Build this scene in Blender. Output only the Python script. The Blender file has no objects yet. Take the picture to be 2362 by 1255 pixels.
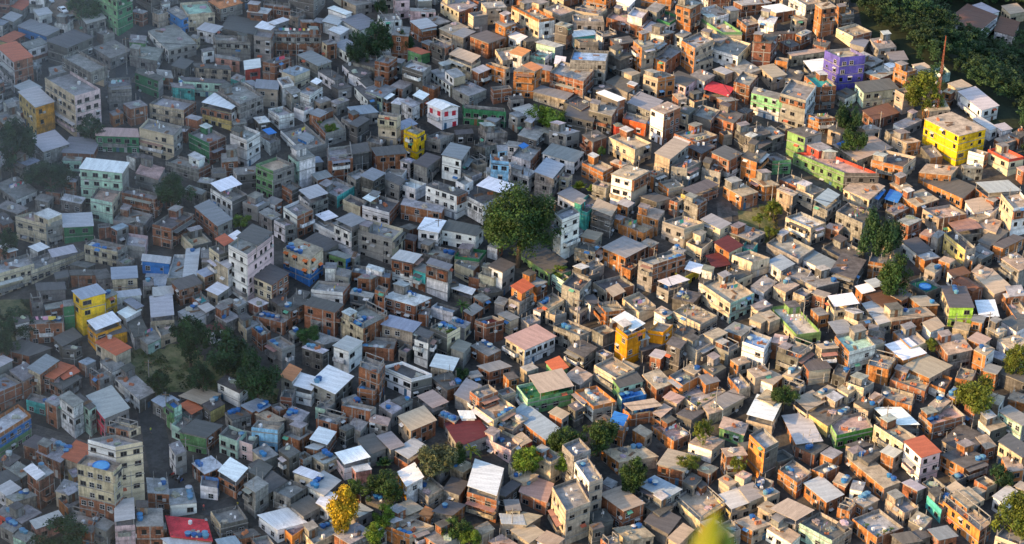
SUN_E, SKY_S, HAZE, HSTEP = 9.6, .46, .0017, .35
TRACED = """
@0 0
803 -60 640 -150 885 -110 310 e4 E f g n:green_tower
515 662 308 535 690 612 295 c p F g n:pale_stained_block
+ 625 500 425 392 682 440 85 g g F g L
245 745 130 640 322 690 120 y Y S l
185 650 100 605 265 600 70 g g S l
195 342 150 302 330 300 130 b w f g
95 430 -20 330 190 380 220 w b S r
460 330 325 290 640 262 60 d d S d
320 255 125 190 400 200 50 u g S a
90 150 35 120 150 115 50 g g S l
150 70 100 45 215 20 60 g g S r
270 115 235 80 335 85 50 w w S l
600 165 540 100 690 120 50 g g S l
1250 135 1150 70 1268 100 110 u u f g n:bright_blue_house
1290 100 1240 20 1480 85 120 c c F n t2
1520 60 1440 10 1670 20 90 m g f o
1740 240 1610 170 1793 150 60 d d S d
1490 275 1450 240 1725 290 130 g g F g t2
1355 270 1310 258 1378 250 50 c c f g
1485 395 1470 378 1650 420 60 r s f g
1400 360 1392 348 1475 345 50 w w f g
1270 560 1230 530 1585 580 95 n n f d n:long_mint_row
1190 600 1150 578 1340 612 70 t t f g t1
930 500 900 470 1090 560 115 E E f d
1095 530 1080 480 1190 540 65 w b f g t1
1350 465 1330 440 1590 480 65 m m f d
1595 755 1390 705 1680 690 150 y w P w n:white_canopy_villa
1655 720 1500 620 1745 640 170 g g F g t2
1265 760 1030 715 1350 700 80 c b F l
1195 935 960 880 1255 870 140 c g F g t6 L
665 935 655 890 955 950 105 E E S s n:dark_green_hall
430 1055 485 955 640 1062 55 b b S a
300 1050 205 960 465 990 75 g g S l t1
552 1170 600 1100 840 1195 230 n n S w t4 n:mint_terrace_house
935 1195 980 1115 1090 1240 80 g g f s
430 1105 440 1080 560 1110 60 n n f g
745 600 735 540 905 590 160 g g F g L
780 800 770 770 850 780 80 o o f g
715 520 695 490 750 490 70 c g f g
760 405 640 330 800 330 60 g g f g
1160 350 1020 215 1250 270 70 w g f g
1080 420 1000 350 1130 340 70 g g f g t1
1370 1170 1140 1110 1450 1130 90 g b F g t2
+ 1370 1105 1300 1070 1400 1080 55 w w f w
1440 990 1300 920 1560 940 105 E B F g t3
1530 1120 1525 1060 1640 1110 65 b b f g
1700 965 1585 920 1793 910 100 w w F l t3
60 300 -10 280 170 240 60 y b S r
130 370 75 340 190 320 60 b b S r
15 560 -40 520 70 600 120 w w f g
140 780 20 700 200 740 60 w b f l t4
1690 480 1685 430 1793 470 60 w r S w
1745 600 1690 570 1793 590 70 w w S a t1
360 520 335 470 400 470 90 w w f g
40 880 -30 790 80 820 60 o b f g
1000 300 980 260 1010 250 60 e e f g
1120 30 1105 10 1135 10 60 w w f g
250 480 215 460 285 450 80 g g f g
1610 860 1600 830 1700 850 60 g g f g t2
1100 1250 1090 1200 1190 1230 60 g g F g
1650 560 1590 540 1690 530 70 t n f g t1
1270 480 1200 450 1330 430 60 d d S d
@590 0
965 5 950 -25 1060 0 130 p p f g n:pink_house
1065 75 1060 55 1240 85 60 p p f g
60 35 40 0 240 60 80 b b F g
90 218 0 195 135 182 60 w b S w
130 175 95 165 225 140 60 w g S w
105 262 0 235 125 212 125 g b F g
130 235 115 200 450 240 150 g b F g L n:wide_brick_block
+ 320 155 310 142 400 155 45 b b f g t2
560 180 465 155 610 125 50 w w S l
715 215 590 145 790 150 70 w w S a
620 110 500 65 660 90 50 w w S w
690 40 600 0 800 20 80 m g f g
580 240 505 215 640 205 50 w w S w t2
490 310 455 285 560 300 90 c b f g
640 370 540 310 690 330 70 w w S a
1400 85 1275 15 1450 20 90 c b f g
1500 115 1465 90 1600 100 120 c g F g
1590 60 1555 20 1730 50 110 c g f l t3
1430 270 1355 245 1510 220 50 g g S a
1720 190 1685 150 1793 160 70 o o f g
1140 380 1050 350 1200 360 60 e e S r t2
1300 330 1215 290 1350 300 95 d g U g
1490 430 1330 370 1550 390 130 c c P m L
915 440 820 420 975 395 115 b b F g t2
1150 500 1010 455 1195 450 110 d g F w t1
760 600 595 445 800 570 70 w w f d n:long_white_row
545 560 430 490 590 530 60 w g f d t2
770 690 680 600 800 650 90 w d f d
430 460 290 385 520 430 60 g g S a
130 440 40 440 245 400 90 b B F g L
0 612 10 555 150 622 115 m m S a
185 590 148 540 230 560 140 w w F g
250 650 210 620 310 630 100 g g f g
370 660 300 620 460 600 90 w w F l t2
+ 420 582 380 565 460 555 40 w w P w
440 715 400 690 520 690 50 m m f g
160 800 85 750 265 780 95 w w F l t2
690 795 635 745 840 780 70 g g S q
870 672 775 622 965 612 100 n g f a t6
905 685 870 655 958 655 95 b b P w
1150 685 1098 655 1197 650 120 b b P w
1080 740 1003 700 1110 710 110 w w f l t1
1285 757 1185 715 1395 737 140 w w G w sh n:red_shuttered_house
1340 590 1205 490 1450 560 80 w m f l
+ 1365 540 1305 490 1445 520 55 w m f l t1
1470 665 1355 610 1590 620 85 g g f l t1
1640 625 1620 600 1765 610 95 b b F m
1435 747 1425 720 1725 772 110 E E F d n:green_terrace_house
1650 850 1590 830 1700 810 60 g g S a
1590 917 1500 895 1735 912 90 g g F l L
1580 1020 1500 1000 1670 990 115 d g F d t2
1415 1107 1285 1075 1475 1020 155 w g S a
1110 932 1020 895 1165 900 170 Y4 Y4 F g n:yellow_corner_house
975 810 845 790 1000 788 175 c c F l t3
1270 960 1165 950 1370 920 95 g g F g t1
835 1075 800 1030 1040 1060 115 B b S d
640 1070 635 1010 780 1050 125 d d S d
650 850 590 810 740 820 105 g d F l
700 880 680 850 780 830 70 d d S d
480 920 375 800 560 860 95 b g F g pl
440 810 370 790 495 780 70 b b S a
320 1040 170 900 400 960 100 w g F g L
100 990 0 920 165 960 85 w g F g
+ 90 930 45 895 145 915 40 w g P u
120 1180 0 1130 265 1130 200 e g F m t5 n:round_green_house
300 1110 240 1060 410 1080 95 n w f g t1
500 1110 490 1020 660 1080 150 b b U l
1010 1210 880 1200 1040 1170 85 w w F g t1
1180 1160 1090 1130 1270 1090 110 g g S d t1
1625 1105 1615 1060 1745 1117 265 U U F l n:pale_blue_house
+ 1670 1042 1665 1005 1735 1037 50 U U f l t2
1760 1150 1745 1120 1793 1140 120 w w F w
1490 1220 1420 1190 1560 1190 75 g w F g
690 1240 630 1200 780 1200 70 g g F l t1
840 470 770 400 900 400 60 g g f d
1260 170 1170 130 1340 150 50 d d f g
1350 240 1340 190 1465 190 50 m m f m
1720 480 1585 440 1745 470 110 o c F l t3
1700 420 1650 340 1793 360 100 c m F m
400 340 320 300 450 300 60 g b F g
570 620 520 590 660 600 70 d g f d
720 540 640 500 790 500 70 w g f d
350 980 300 950 400 950 70 u w S a
560 720 520 700 640 690 50 g g f g t1
1230 620 1150 590 1260 590 60 b b F g t2
1000 900 980 860 1110 860 90 w b S q
1380 930 1370 900 1500 920 70 d d f d
1050 250 940 240 1060 190 70 b b f g
870 1000 760 970 900 960 70 g d F g t2
@1180 0
190 137 0 40 297 122 175 c w F m pc:o
430 142 420 100 640 152 125 g g F g t3
430 262 425 222 580 242 70 w t S w
340 110 220 60 440 70 70 m m F m
905 190 655 120 950 122 80 b b F s
+ 900 128 805 100 945 72 55 w b F w t3
1090 160 950 110 1155 110 70 g w F d pc:E
+ 1000 90 950 60 1060 40 60 g g f g t1
1450 222 1310 130 1590 222 85 c c F m pc:e
1400 120 1310 55 1450 80 100 w w F m
1590 40 1530 10 1793 20 80 b b f l t2
1620 180 1555 130 1700 150 115 o b F m
1265 332 1200 275 1395 270 195 o m F l t4 n:tan_corner_tower
1560 390 1400 320 1650 300 110 w c F g t3
405 412 430 340 650 422 160 d g F U t2 n:blue_floored_terrace_block
155 500 15 490 240 475 150 o o f g
+ 160 490 75 455 220 462 40 o o P o
495 562 265 500 570 480 150 b b F l n:wide_brick_terrace_house
360 452 300 440 370 405 50 w w S w
70 387 -10 370 125 355 130 w c S o
230 400 130 380 280 360 85 n w F n
750 420 715 370 840 380 120 d d f d L
900 330 840 280 960 300 170 o m f g
985 330 910 310 1060 280 155 m m F w
1060 430 970 390 1190 340 115 o b F g t2
1010 542 910 510 1130 520 140 m o F l t1
1200 602 1140 540 1280 540 85 p p S d
800 640 650 570 850 590 75 g d S d
860 662 800 620 910 620 70 g g F g
370 690 150 640 420 650 65 c b S a t3
730 702 590 650 780 682 150 d b S w t1
960 770 805 715 1040 700 95 g g S a
1050 790 960 750 1165 740 135 w b f m
925 857 765 815 950 812 85 r2 b F g fw n:orange_red_house
720 870 695 850 760 880 50 r r f g
1495 668 1325 620 1535 600 80 b b P R n:red_tarp_terrace
1640 592 1535 560 1700 520 135 b b F g
1590 520 1470 450 1720 480 75 m m f l
1530 850 1380 800 1600 790 110 b b f d t1
1375 830 1250 790 1440 760 115 d b F g t2
1220 790 1160 760 1270 750 130 c d f d
1270 980 1120 920 1420 930 110 b b F g t2 L
850 1032 670 945 965 985 120 c c F m t3 n:cream_terrace_block
375 930 260 900 475 910 115 g g f l t1
430 1120 215 1060 495 1060 80 w w S a
560 840 385 790 590 760 90 d d S d
690 802 590 740 760 690 130 d b f g
1090 1100 990 1060 1220 1000 170 m g S m t2
1210 1162 1100 1160 1310 1110 85 g g F g t1 L
1500 1110 1380 1060 1590 1060 135 b b S d lo:w
1690 1120 1590 1080 1760 1050 155 o d f d t2
170 970 120 910 245 890 95 d d f g t2
130 1112 5 1070 205 1020 105 w b F l t1
+ 80 1022 45 1000 110 1012 40 w b P u
120 1220 0 1180 170 1180 65 w w F w L
630 1190 485 1120 700 1150 100 o o F m t1
830 1240 690 1200 940 1180 160 w m f m t3
280 1230 165 1190 360 1140 60 g g S q
1620 960 1540 900 1793 920 105 d d f d t1
190 30 100 0 260 15 80 c c f g t2
810 40 740 10 850 5 60 w w S w
600 100 430 70 660 60 60 m m U g
1240 60 1140 30 1310 20 80 o b f g t1
1180 262 1125 240 1240 230 85 w g f g t1
1330 562 1290 510 1400 520 70 w g f g
60 200 -20 160 95 190 90 b o F g
60 285 -20 250 100 262 50 w w S w
380 190 300 170 420 170 60 d b f g
720 310 680 270 850 290 90 B B f d
1290 430 1220 410 1390 400 70 d m S d
1440 300 1300 260 1490 260 70 m m f g t1
1000 240 930 190 1070 190 60 g g S a t2
470 290 420 270 600 290 60 g g F d
100 290 -10 240 190 290 60 d d f d
300 330 170 300 370 330 60 n g S l
1050 250 960 230 1120 220 90 w b f g
1790 300 1660 290 1840 240 80 B B f d t2
1150 690 1110 650 1210 680 60 b m f m
1480 700 1400 690 1560 690 60 b b f g t2
480 760 440 690 590 700 90 d b F d t1
620 640 560 610 690 610 80 d d f d
150 840 10 760 260 800 60 d g S l
320 930 260 890 340 850 60 g g f g
1440 1190 1320 1150 1480 1120 100 g d F g
1310 1060 1230 1010 1400 1010 90 b b f d t1
560 980 490 930 600 930 60 B B f d
1700 1030 1600 990 1793 980 60 g d f d
@1762 0
85 90 -10 55 210 72 75 m b S w
70 167 -10 130 95 122 135 w b f w t1
400 62 355 30 495 47 125 o b f m
540 112 495 60 585 85 95 o d F m
60 237 20 225 230 230 85 B B f d
260 252 220 235 330 220 100 o b f l t2
615 252 500 195 745 217 85 c b F m t2
690 332 615 300 720 280 60 g g S a
790 342 730 270 850 300 90 g g f g t1
525 397 420 345 700 382 230 v v F m n:purple_block
330 495 270 425 470 470 75 g o P w n:big_white_awning
190 392 165 370 420 360 65 c m S m
370 602 280 520 500 592 65 o b F t
690 642 630 580 925 612 105 n c S d n:lime_gabled_house
290 692 120 640 362 590 190 g w F g
380 822 300 790 495 812 105 o b F l L
112 690 -85 640 130 650 155 e4 e4 f g lo:w n:apple_green_house
285 947 165 900 400 920 175 e3 g f d t4
555 1192 205 1050 795 1197 135 e3 d F s pb:r n:green_block_with_red_parapet
+ 380 1040 285 990 465 1020 55 r r f l
1345 937 1110 820 1530 890 215 Y4 Y4 f m fw n:big_yellow_block
1140 770 1100 700 1260 740 105 o m f m
985 990 885 945 1080 975 95 m o f m t1
960 890 940 850 1090 830 50 w g f l
760 830 720 770 930 780 50 B B S b
1500 762 1340 640 1610 730 75 w w S l
1640 910 1590 870 1700 890 60 w w S l
1560 900 1440 830 1600 880 60 w w S l
1690 1100 1545 1030 1793 1080 120 c c F s pc:r
1520 1070 1410 1040 1550 1050 100 w o F m
1380 1160 1365 1140 1510 1160 85 g g f g
1290 1210 1070 1190 1340 1150 65 o m f m
960 1150 740 1100 1050 1080 120 o m F d
640 1110 480 1010 880 1020 60 m m S m
60 1110 -40 1060 195 1110 95 d e F g
530 1010 500 990 600 985 40 g g P u
880 422 850 370 970 400 50 g g S g
870 475 835 450 918 460 50 w w S w
800 542 690 500 930 490 60 b b f l t3
1210 512 1165 470 1270 490 50 n n F g
1340 622 1270 580 1430 600 50 m m S m
1480 222 1330 130 1610 110 80 w w S b n:forest_villa
1500 120 1380 60 1620 85 60 w w S l
1700 100 1640 50 1793 80 60 c c S m
1720 250 1660 200 1760 160 60 w w S b
180 330 110 290 250 310 60 B B f d
430 330 350 300 460 290 60 B b f d
250 560 150 530 280 500 60 m d f d
60 540 -30 470 110 500 60 m m S m
560 680 520 640 640 640 60 g w f d
200 640 140 620 220 600 70 g m f g
740 460 690 410 820 420 60 g d f g t3
1150 1090 1080 1010 1200 1060 70 d o F g t1
60 960 -30 900 110 920 90 d g f g t1
1650 1000 1590 960 1760 960 70 b g f m t2
1450 990 1380 960 1530 960 60 w g f m
700 900 640 870 810 890 60 m g f m
1440 700 1370 660 1490 660 50 w w S a
1760 960 1700 930 1830 910 60 B B f d
@0 410
110 150 -30 50 230 80 70 g w f g L
800 97 635 65 825 40 40 n c S q
772 172 622 140 830 95 150 n c F s n:mint_parapet_terrace
1070 152 830 100 1110 112 130 b b F g t2 L
980 342 780 290 1000 250 75 g g F g t1
315 322 105 265 430 290 160 c g F s n:cream_bay_house
+ 330 290 235 250 425 250 50 c c f w t3
440 347 430 262 640 332 110 Y E S l t2
810 512 580 460 880 470 105 c g F g t6 n:house_with_tank_row
1180 352 1050 320 1340 250 140 b B F d t1 n:three_storey_brick_block
1500 332 1345 210 1560 280 75 b g S a
1430 272 1350 210 1520 230 60 d d S d
1600 167 1450 75 1705 115 120 w d F g L n:canopy_restaurant
+ 1520 92 1450 42 1668 45 60 w w P w
1330 472 1245 390 1460 440 65 c d F m
1705 532 1580 460 1885 395 345 w p F l n:tall_white_block
+ 1770 465 1690 390 1880 370 75 w w P d
1510 532 1440 480 1580 510 250 c d F g
+ 1545 467 1480 425 1605 430 60 e c P r
+ 1630 437 1570 395 1690 405 60 w w P w
1570 622 1490 580 1592 600 200 c w S l
1150 692 1200 530 1258 690 40 w g F l
1265 690 1290 500 1350 690 65 w g S l t1
980 577 990 540 1165 592 60 w u S l n:blue_doored_house
775 702 770 625 945 697 95 c c S q n:blue_grey_sheet_house
1240 777 1185 720 1390 735 110 b b S d n:orange_brick_cottage
1040 957 1030 820 1200 947 120 b m P l n:long_pale_canopy
1060 822 1075 770 1190 802 50 g g S l
562 837 503 790 725 800 255 Y4 Y4 S q fw n:tall_yellow_house
730 832 720 800 805 800 135 Y4 Y4 f g t2
660 1047 600 990 835 985 160 Y Y P w n:amber_house
770 1087 715 1045 875 1060 80 Y Y S d
800 1227 660 1140 900 1180 110 c c S r t1 n:terracotta_sheet_house
440 890 430 850 510 880 180 E E f g
925 1102 845 920 1000 1060 90 w g f d
870 972 850 925 970 920 60 w w S w
110 1012 95 960 200 990 150 w w f d
200 1012 195 960 440 1000 120 b b F g t2 L
320 912 310 880 430 890 70 b b f g
490 672 480 640 665 670 70 b b f d
215 642 120 590 580 510 95 g c F g
+ 360 552 330 500 535 510 60 b c P l
-50 672 -90 600 235 592 160 c c F l t2 n:cream_edge_block
60 517 -10 480 115 500 70 b b S w
260 782 250 740 450 770 70 g g S d
800 832 790 800 970 810 50 w w S l
430 1162 385 1110 560 1100 60 d d S d
200 1232 0 1180 350 1180 60 b d S d
990 752 985 710 1050 730 80 w g f g t1
1310 992 1250 920 1440 930 70 w w f l t2
1560 1002 1480 950 1650 960 60 g g f l t1
1700 1052 1640 990 1793 1000 70 c g F l t1
1460 1067 1420 1035 1545 1045 50 w w S k
940 910 860 860 970 880 60 g g S a
680 700 640 640 770 690 60 g g f d
860 600 820 560 930 560 70 g g F g
1000 480 890 440 1020 400 60 g p F l
930 300 860 290 1010 320 60 g b F g t2
560 180 420 150 560 140 50 g g f w t3
330 170 240 150 370 130 60 g g f g t2
120 250 -20 200 190 210 60 d b f g t2
20 330 -40 260 80 300 80 b b f d
1390 120 1270 80 1420 90 70 g m f g t1
1480 560 1400 540 1480 500 60 g g f g
600 620 480 600 660 600 50 d d f d
390 700 380 660 470 690 60 d d S d
1110 1090 1060 1000 1200 1010 60 c m F g
1020 1150 970 1090 1120 1100 60 g n f g L
1380 870 1320 820 1400 830 60 b g F t t1
1420 930 1360 890 1470 890 40 w g P l
1560 880 1500 860 1640 850 50 w b f g
1640 890 1600 860 1700 860 50 g g f l t1
520 1190 430 1180 560 1170 60 d d f d
@590 410
250 92 180 50 310 60 100 b d F g t2
370 152 310 85 500 105 130 w g P l
285 267 190 200 395 217 150 w b F g t1
110 292 20 240 140 250 70 g g f g t2
200 332 125 290 275 320 85 w g F g t2
475 299 410 255 568 268 60 w w P w
555 387 395 305 600 350 70 w w F g n:low_white_row
660 342 550 290 765 290 200 w d P a n:grey_canopy_house
560 132 515 50 680 60 65 g t F l
720 202 600 150 735 160 70 c b F d t1
920 242 735 190 990 160 95 w b F d t3 n:white_and_brick_house
+ 790 167 735 145 855 120 45 w b P w
1280 242 1000 185 1300 200 100 b b f l t1 n:long_brick_house
990 52 880 10 1000 20 100 g d S d
1100 77 985 40 1175 40 85 w w F w t1
1385 125 1172 52 1450 94 165 w w f d n:white_school
1570 187 1385 90 1793 66 140 w w F d
+ 1700 107 1520 50 1785 50 60 w w P w
+ 1440 52 1390 15 1500 20 60 w w F g
1255 377 1120 362 1305 305 130 w w S w n:white_sheet_roofed_house
1515 402 1275 360 1570 350 105 w w S d n:low_white_annex
1190 472 1150 460 1235 435 60 m m S g
940 422 705 360 1015 350 180 g c F g L n:grey_four_storey_block
370 562 190 490 465 490 190 c c f m t5 aw lo:u n:house_with_orange_awnings
480 512 330 440 570 460 50 g g S d
620 562 505 530 670 545 70 e3 u S g
925 692 660 650 940 640 85 b b F q t1
+ 870 652 760 620 880 632 40 w w f w
1085 592 940 560 1140 540 160 b b S l lo:w n:pale_ribbed_roof_house
1170 662 1075 630 1182 612 130 t b S g lo:b n:turquoise_balcony_house
1325 642 1180 600 1342 600 165 w g S g
1350 562 1150 520 1390 500 70 g g F g t3
1540 562 1370 540 1590 500 100 c g F g pc:E t2
1500 642 1370 590 1540 600 105 c b F g
1700 657 1605 615 1785 600 170 w g S d n:mouldy_white_house
1640 692 1535 660 1700 650 125 c c F g
1490 807 1345 760 1515 770 75 d d P w
800 832 650 800 815 800 95 k k f l t2 n:slate_grey_house
885 792 820 770 905 760 155 b b F g
1095 882 880 820 1205 830 115 b b f w t4 n:white_roofed_brick_house
1080 1062 870 1020 1135 1010 135 m g S q n:blue_grey_corrugated_house
740 1042 585 960 915 950 165 c b U g t5
545 932 335 880 600 880 175 b B S d n:tall_brick_house
600 792 380 770 650 730 105 w b F g L
110 742 -30 680 225 660 165 c b S d
240 922 150 880 370 850 115 d b f d t2
190 1002 -20 950 250 960 85 b b F l t5
470 1152 320 1100 590 1120 75 g g f l
460 1212 320 1170 500 1190 50 d d f w t2
180 1182 80 1120 270 1150 70 g g F g t2
950 1182 720 1160 975 1110 85 b b F g t4
1190 1112 1095 1080 1230 1060 175 w d P d
1320 1082 1200 1030 1410 1030 125 d c F m t5 pl
1590 1012 1510 980 1710 980 95 B B F k t1
1360 932 1210 890 1400 900 75 w d F q
1490 952 1440 920 1560 910 95 b b S g
1560 862 1500 820 1610 830 70 b b f g
1430 1212 1350 1180 1480 1150 60 g g S g
1600 1232 1480 1160 1690 1190 60 b b f g t3
1710 882 1650 860 1740 840 70 g g f g L
800 700 700 690 860 690 60 b b f g
640 690 560 660 660 640 60 g g f g L
330 840 250 820 380 790 60 d d f d
160 880 90 840 230 840 60 d d f d
420 1010 400 990 470 980 60 g g f g
780 980 700 960 830 930 60 b d f d
1440 1040 1330 1000 1480 1000 70 g c f l t3
1540 700 1470 680 1560 660 90 b b F g
1330 740 1300 710 1400 730 60 d d f d
1250 700 1200 690 1330 680 60 g g f g
1100 440 1030 420 1120 400 70 B B f d
1060 360 1000 340 1120 340 60 d B f d
40 1090 -30 1030 100 1060 60 b b F g t2
260 1090 230 1060 310 1070 60 g g f g t2
680 560 640 530 720 530 60 d g f g
1040 1210 990 1180 1090 1170 60 g d F g
1600 800 1530 770 1700 780 60 d d f d L
1190 950 1120 940 1210 900 80 b g F g
@1180 410
348 290 300 240 470 240 295 w w F l n:white_modern_house
400 442 350 405 490 375 110 w w S d
520 242 480 190 625 150 125 t t F d
440 182 320 120 520 132 70 w w S a
690 262 550 215 730 200 155 d d P m n:beige_canopy_house
910 382 690 300 985 340 85 o o F m t2 L n:orange_brick_terrace
1010 292 865 250 1055 230 115 o m f m t2
1285 192 1190 150 1350 150 130 g b F g n:square_grey_turret
1190 352 1040 300 1330 310 135 g m F m L
1000 172 890 140 1110 160 70 d m S d
1250 112 1170 80 1430 50 100 y b P d
1585 132 1460 60 1700 100 95 o b f m L
1740 62 1650 10 1840 50 85 o o f m
575 512 435 480 625 470 110 m b F d t1
785 552 630 490 930 480 125 o b S a n:patched_sheet_roof_house
975 602 875 570 1200 530 195 g b F l t3 n:rounded_brick_house
1180 692 1100 630 1330 610 70 y3 y3 F m n:yellow_parapet_terrace
+ 1300 667 1215 622 1335 602 40 y y P w
1310 492 1215 440 1390 430 95 c c F d
1500 512 1400 455 1590 475 105 o c S k n:maroon_roofed_house
1390 622 1335 540 1470 575 70 e c P k
1660 582 1520 530 1780 550 115 c c F g n:peach_house
1660 502 1600 470 1700 450 60 t t F g
1650 432 1500 380 1750 380 70 d g f g t5
1085 752 1005 715 1228 700 115 g d P w t2 n:broad_white_canopy_house
1508 867 1310 730 1672 795 140 c n F m L n:big_corner_terrace_house
650 927 590 860 780 910 120 o o F m
+ 700 817 650 770 785 785 60 o o P m
880 927 765 830 995 880 70 c c F m L
800 1092 720 1030 925 1040 215 Y5 Y5 F w t2 fw n:yellow_white_roofed_house
+ 830 1060 690 975 918 1002 30 w w P w
1045 1067 940 1050 1112 1012 150 Y5 Y5 F m
1060 962 985 920 1110 930 95 w g f m t3
1300 1012 1110 920 1420 950 95 c m F m L
1280 1192 1195 1140 1490 1080 95 g m F g
+ 1390 1112 1330 1080 1485 1070 50 m m f m
470 782 380 720 550 700 190 g g F d
530 682 420 640 610 650 75 d d F l
55 862 -20 830 155 800 150 g g F g
+ 70 797 0 757 150 754 55 o o S r n:orange_roof_box_house
260 902 180 850 365 840 115 d c F m t3
265 662 15 500 380 590 75 e2 d S d n:long_green_house
370 722 275 660 390 690 95 n g F g pl
545 882 500 830 600 860 105 w g S d
120 1012 65 970 200 980 70 g g F l
470 1092 290 1020 570 1050 120 g g F m t2 n:rubble_roof_house
90 1192 -40 1110 300 1100 115 c w S s n:pink_slab_house
500 1242 415 1170 590 1170 60 d d f d
650 1232 580 1200 700 1210 60 g g F l t2
1740 1182 1630 1110 1793 1100 65 w w F U t1
1740 792 1680 740 1830 720 85 w g f g
1560 702 1460 670 1660 660 65 c c f d
1210 1110 1140 1060 1270 1060 60 c d f d
560 640 500 600 640 600 60 g g F g
820 640 780 600 870 600 90 o b F m
660 790 560 720 850 740 60 m b F d
350 660 290 640 410 640 50 e e f d pl
960 480 890 450 1010 450 60 b b f g t1
1150 540 1080 510 1200 500 60 g g f l t2
1250 860 1110 830 1310 800 60 d d f d t2
1430 760 1330 700 1460 690 60 w w f d
1160 1180 1080 1140 1200 1130 70 d d f d
1700 920 1650 880 1793 880 70 c g f g
1720 1010 1640 980 1793 960 60 m m S m
200 930 150 910 250 900 60 w d f g
300 950 230 930 380 930 60 m g F g
900 1200 880 1140 1060 1150 60 d d f d t1
470 940 400 900 520 900 80 g g f d
@1762 410
340 122 220 75 420 80 110 c g F m
430 192 345 155 525 120 160 g g P q t2 n:bluish_canopy_house
325 347 150 270 430 310 125 c m F w t2 n:white_crenellated_terrace
240 562 20 450 320 480 95 g g F l t1
725 152 565 75 830 60 110 c g f m t3
680 312 500 230 720 240 150 g g F d L
790 152 740 110 840 90 50 g g P u
920 172 875 130 960 110 50 o o P u
1055 202 945 130 1205 150 85 o b f m t2
950 92 870 40 1010 60 70 o o f m
1370 142 1090 20 1440 70 70 o b S d
1550 108 1458 38 1778 82 120 o g P l n:wide_sheet_roof_house
1450 242 1390 170 1540 200 50 w w S m
1720 212 1635 110 1850 190 160 c w F m
1210 282 1095 215 1400 250 115 m b F s t2 n:pink_floored_terrace_house
1000 332 915 300 1090 290 95 b b f a t3
1330 372 1255 290 1505 350 95 y m P i n:rusty_sheet_house
1390 502 1245 380 1440 470 85 y m F d L
1560 472 1480 440 1680 380 65 g g S d
1650 492 1580 470 1793 420 95 o o S d
1760 642 1640 560 1830 590 85 g g f m t1
1060 532 955 450 1160 495 65 w w S d
1110 572 1050 530 1215 550 85 o b f l t2
1440 562 1385 520 1500 520 95 o g F m
1500 562 1455 500 1580 520 85 g d f g
1120 792 985 720 1230 750 75 d d F E po n:green_pool_terrace
1440 782 1300 700 1510 760 65 b b G b
1310 692 1275 650 1420 660 75 w o S b
450 657 235 550 525 600 80 w w S a n:big_corrugated_roof_house
150 792 65 750 245 740 75 c g f m t2
580 582 400 480 690 510 65 d d F d
120 642 30 580 200 600 65 w g S q
488 887 440 812 658 870 130 c c P w n:cream_awning_house
680 802 635 755 760 785 75 o o S w
600 942 550 905 690 930 60 c c P w
790 1012 680 880 820 960 65 m m S l
650 992 555 950 750 970 95 c m F m t1
225 1082 45 890 395 1062 65 c e3 F h pc:e3 L n:mosaic_yard
500 1082 440 1000 620 1052 65 e3 e3 P a
590 1202 490 1090 770 1152 65 o w F n
1010 1172 890 1060 1130 1132 60 o c F l t1
960 1262 840 1165 1115 1207 55 o o S w
880 992 810 930 1180 950 85 c b f m t1
1080 892 1000 830 1200 880 65 o o S m t1
1280 897 1225 755 1445 897 130 c n3 S d t3 n:lime_balcony_house
1490 962 1460 860 1615 957 60 b b S w
1690 822 1660 750 1793 802 95 o b f l
1740 972 1640 830 1793 932 65 o g F m
1590 802 1450 680 1650 740 60 m m S m
1270 1222 1185 1110 1410 1170 65 b g f m t1
1720 1192 1610 1120 1850 1150 65 w w f m
1740 1062 1650 990 1850 1010 65 w w S d
830 902 700 820 860 840 50 b b S b
620 700 540 620 700 570 60 d d f d
900 260 880 220 1000 210 60 d b f g t1
1200 420 1180 400 1250 380 120 g g f g
1480 300 1400 270 1560 270 50 m m f m
1600 380 1500 330 1640 300 60 m g f m
1560 250 1470 210 1640 190 60 w w F w
200 130 90 80 215 100 80 m d f m
360 760 250 700 520 720 70 m d f g t1
280 720 190 640 330 640 60 d w F g
1180 660 1130 620 1230 620 60 g g f g t2
1530 690 1460 640 1580 640 60 m m f m t1
1410 1060 1300 1040 1430 1010 60 m m f m
1150 1060 1100 1010 1240 1030 60 w w S m
830 1110 750 1060 840 1040 60 o b F m
700 1180 610 1090 770 1110 60 w m f m
400 1180 360 1150 510 1170 60 m d f m t1
1620 1090 1530 1040 1640 1040 60 d m f m L
1530 1230 1480 1180 1590 1180 60 o w f m t1
40 1000 -30 940 110 970 60 m m f m
560 900 550 850 610 860 60 c c f m
@0 835
275 82 195 50 400 0 150 c b S a
370 122 290 100 500 30 105 b b S r
440 122 400 90 545 70 60 b b S r
430 192 345 140 560 110 95 b g f d
505 312 410 240 560 270 190 w w f g
618 332 505 240 640 312 185 n n f d n:mint_street_house
722 392 602 240 888 325 160 R g S l n:crimson_striped_house
795 587 605 535 990 572 480 w c F l n:beige_high_rise
+ 890 478 735 440 970 445 50 b c U g t4
778 762 530 700 840 700 420 c c F m lo:b po n:pool_balcony_block
790 1097 785 950 930 1087 200 p p P l n:salmon_house
545 702 465 640 640 600 120 c c S r
415 692 255 620 520 600 120 b b f l t5
265 822 185 760 370 760 170 b B f l t1
+ 250 812 160 735 310 775 25 b b P w
-10 502 -80 420 212 362 175 o u F w pc:o lo:e n:blue_and_lime_house
480 922 400 880 540 840 105 c w f l
100 962 40 930 250 920 95 c m f l t2
50 922 -20 880 140 880 60 w w S l
250 1157 213 1105 437 1085 70 s s S l
150 1112 60 1060 280 1040 65 g g f g t2
10 862 -60 800 140 810 50 g g S d
1020 902 1010 800 1165 912 110 b b f l t2
1175 987 1150 880 1355 972 85 w w f l t4 n:white_slab_house
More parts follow.
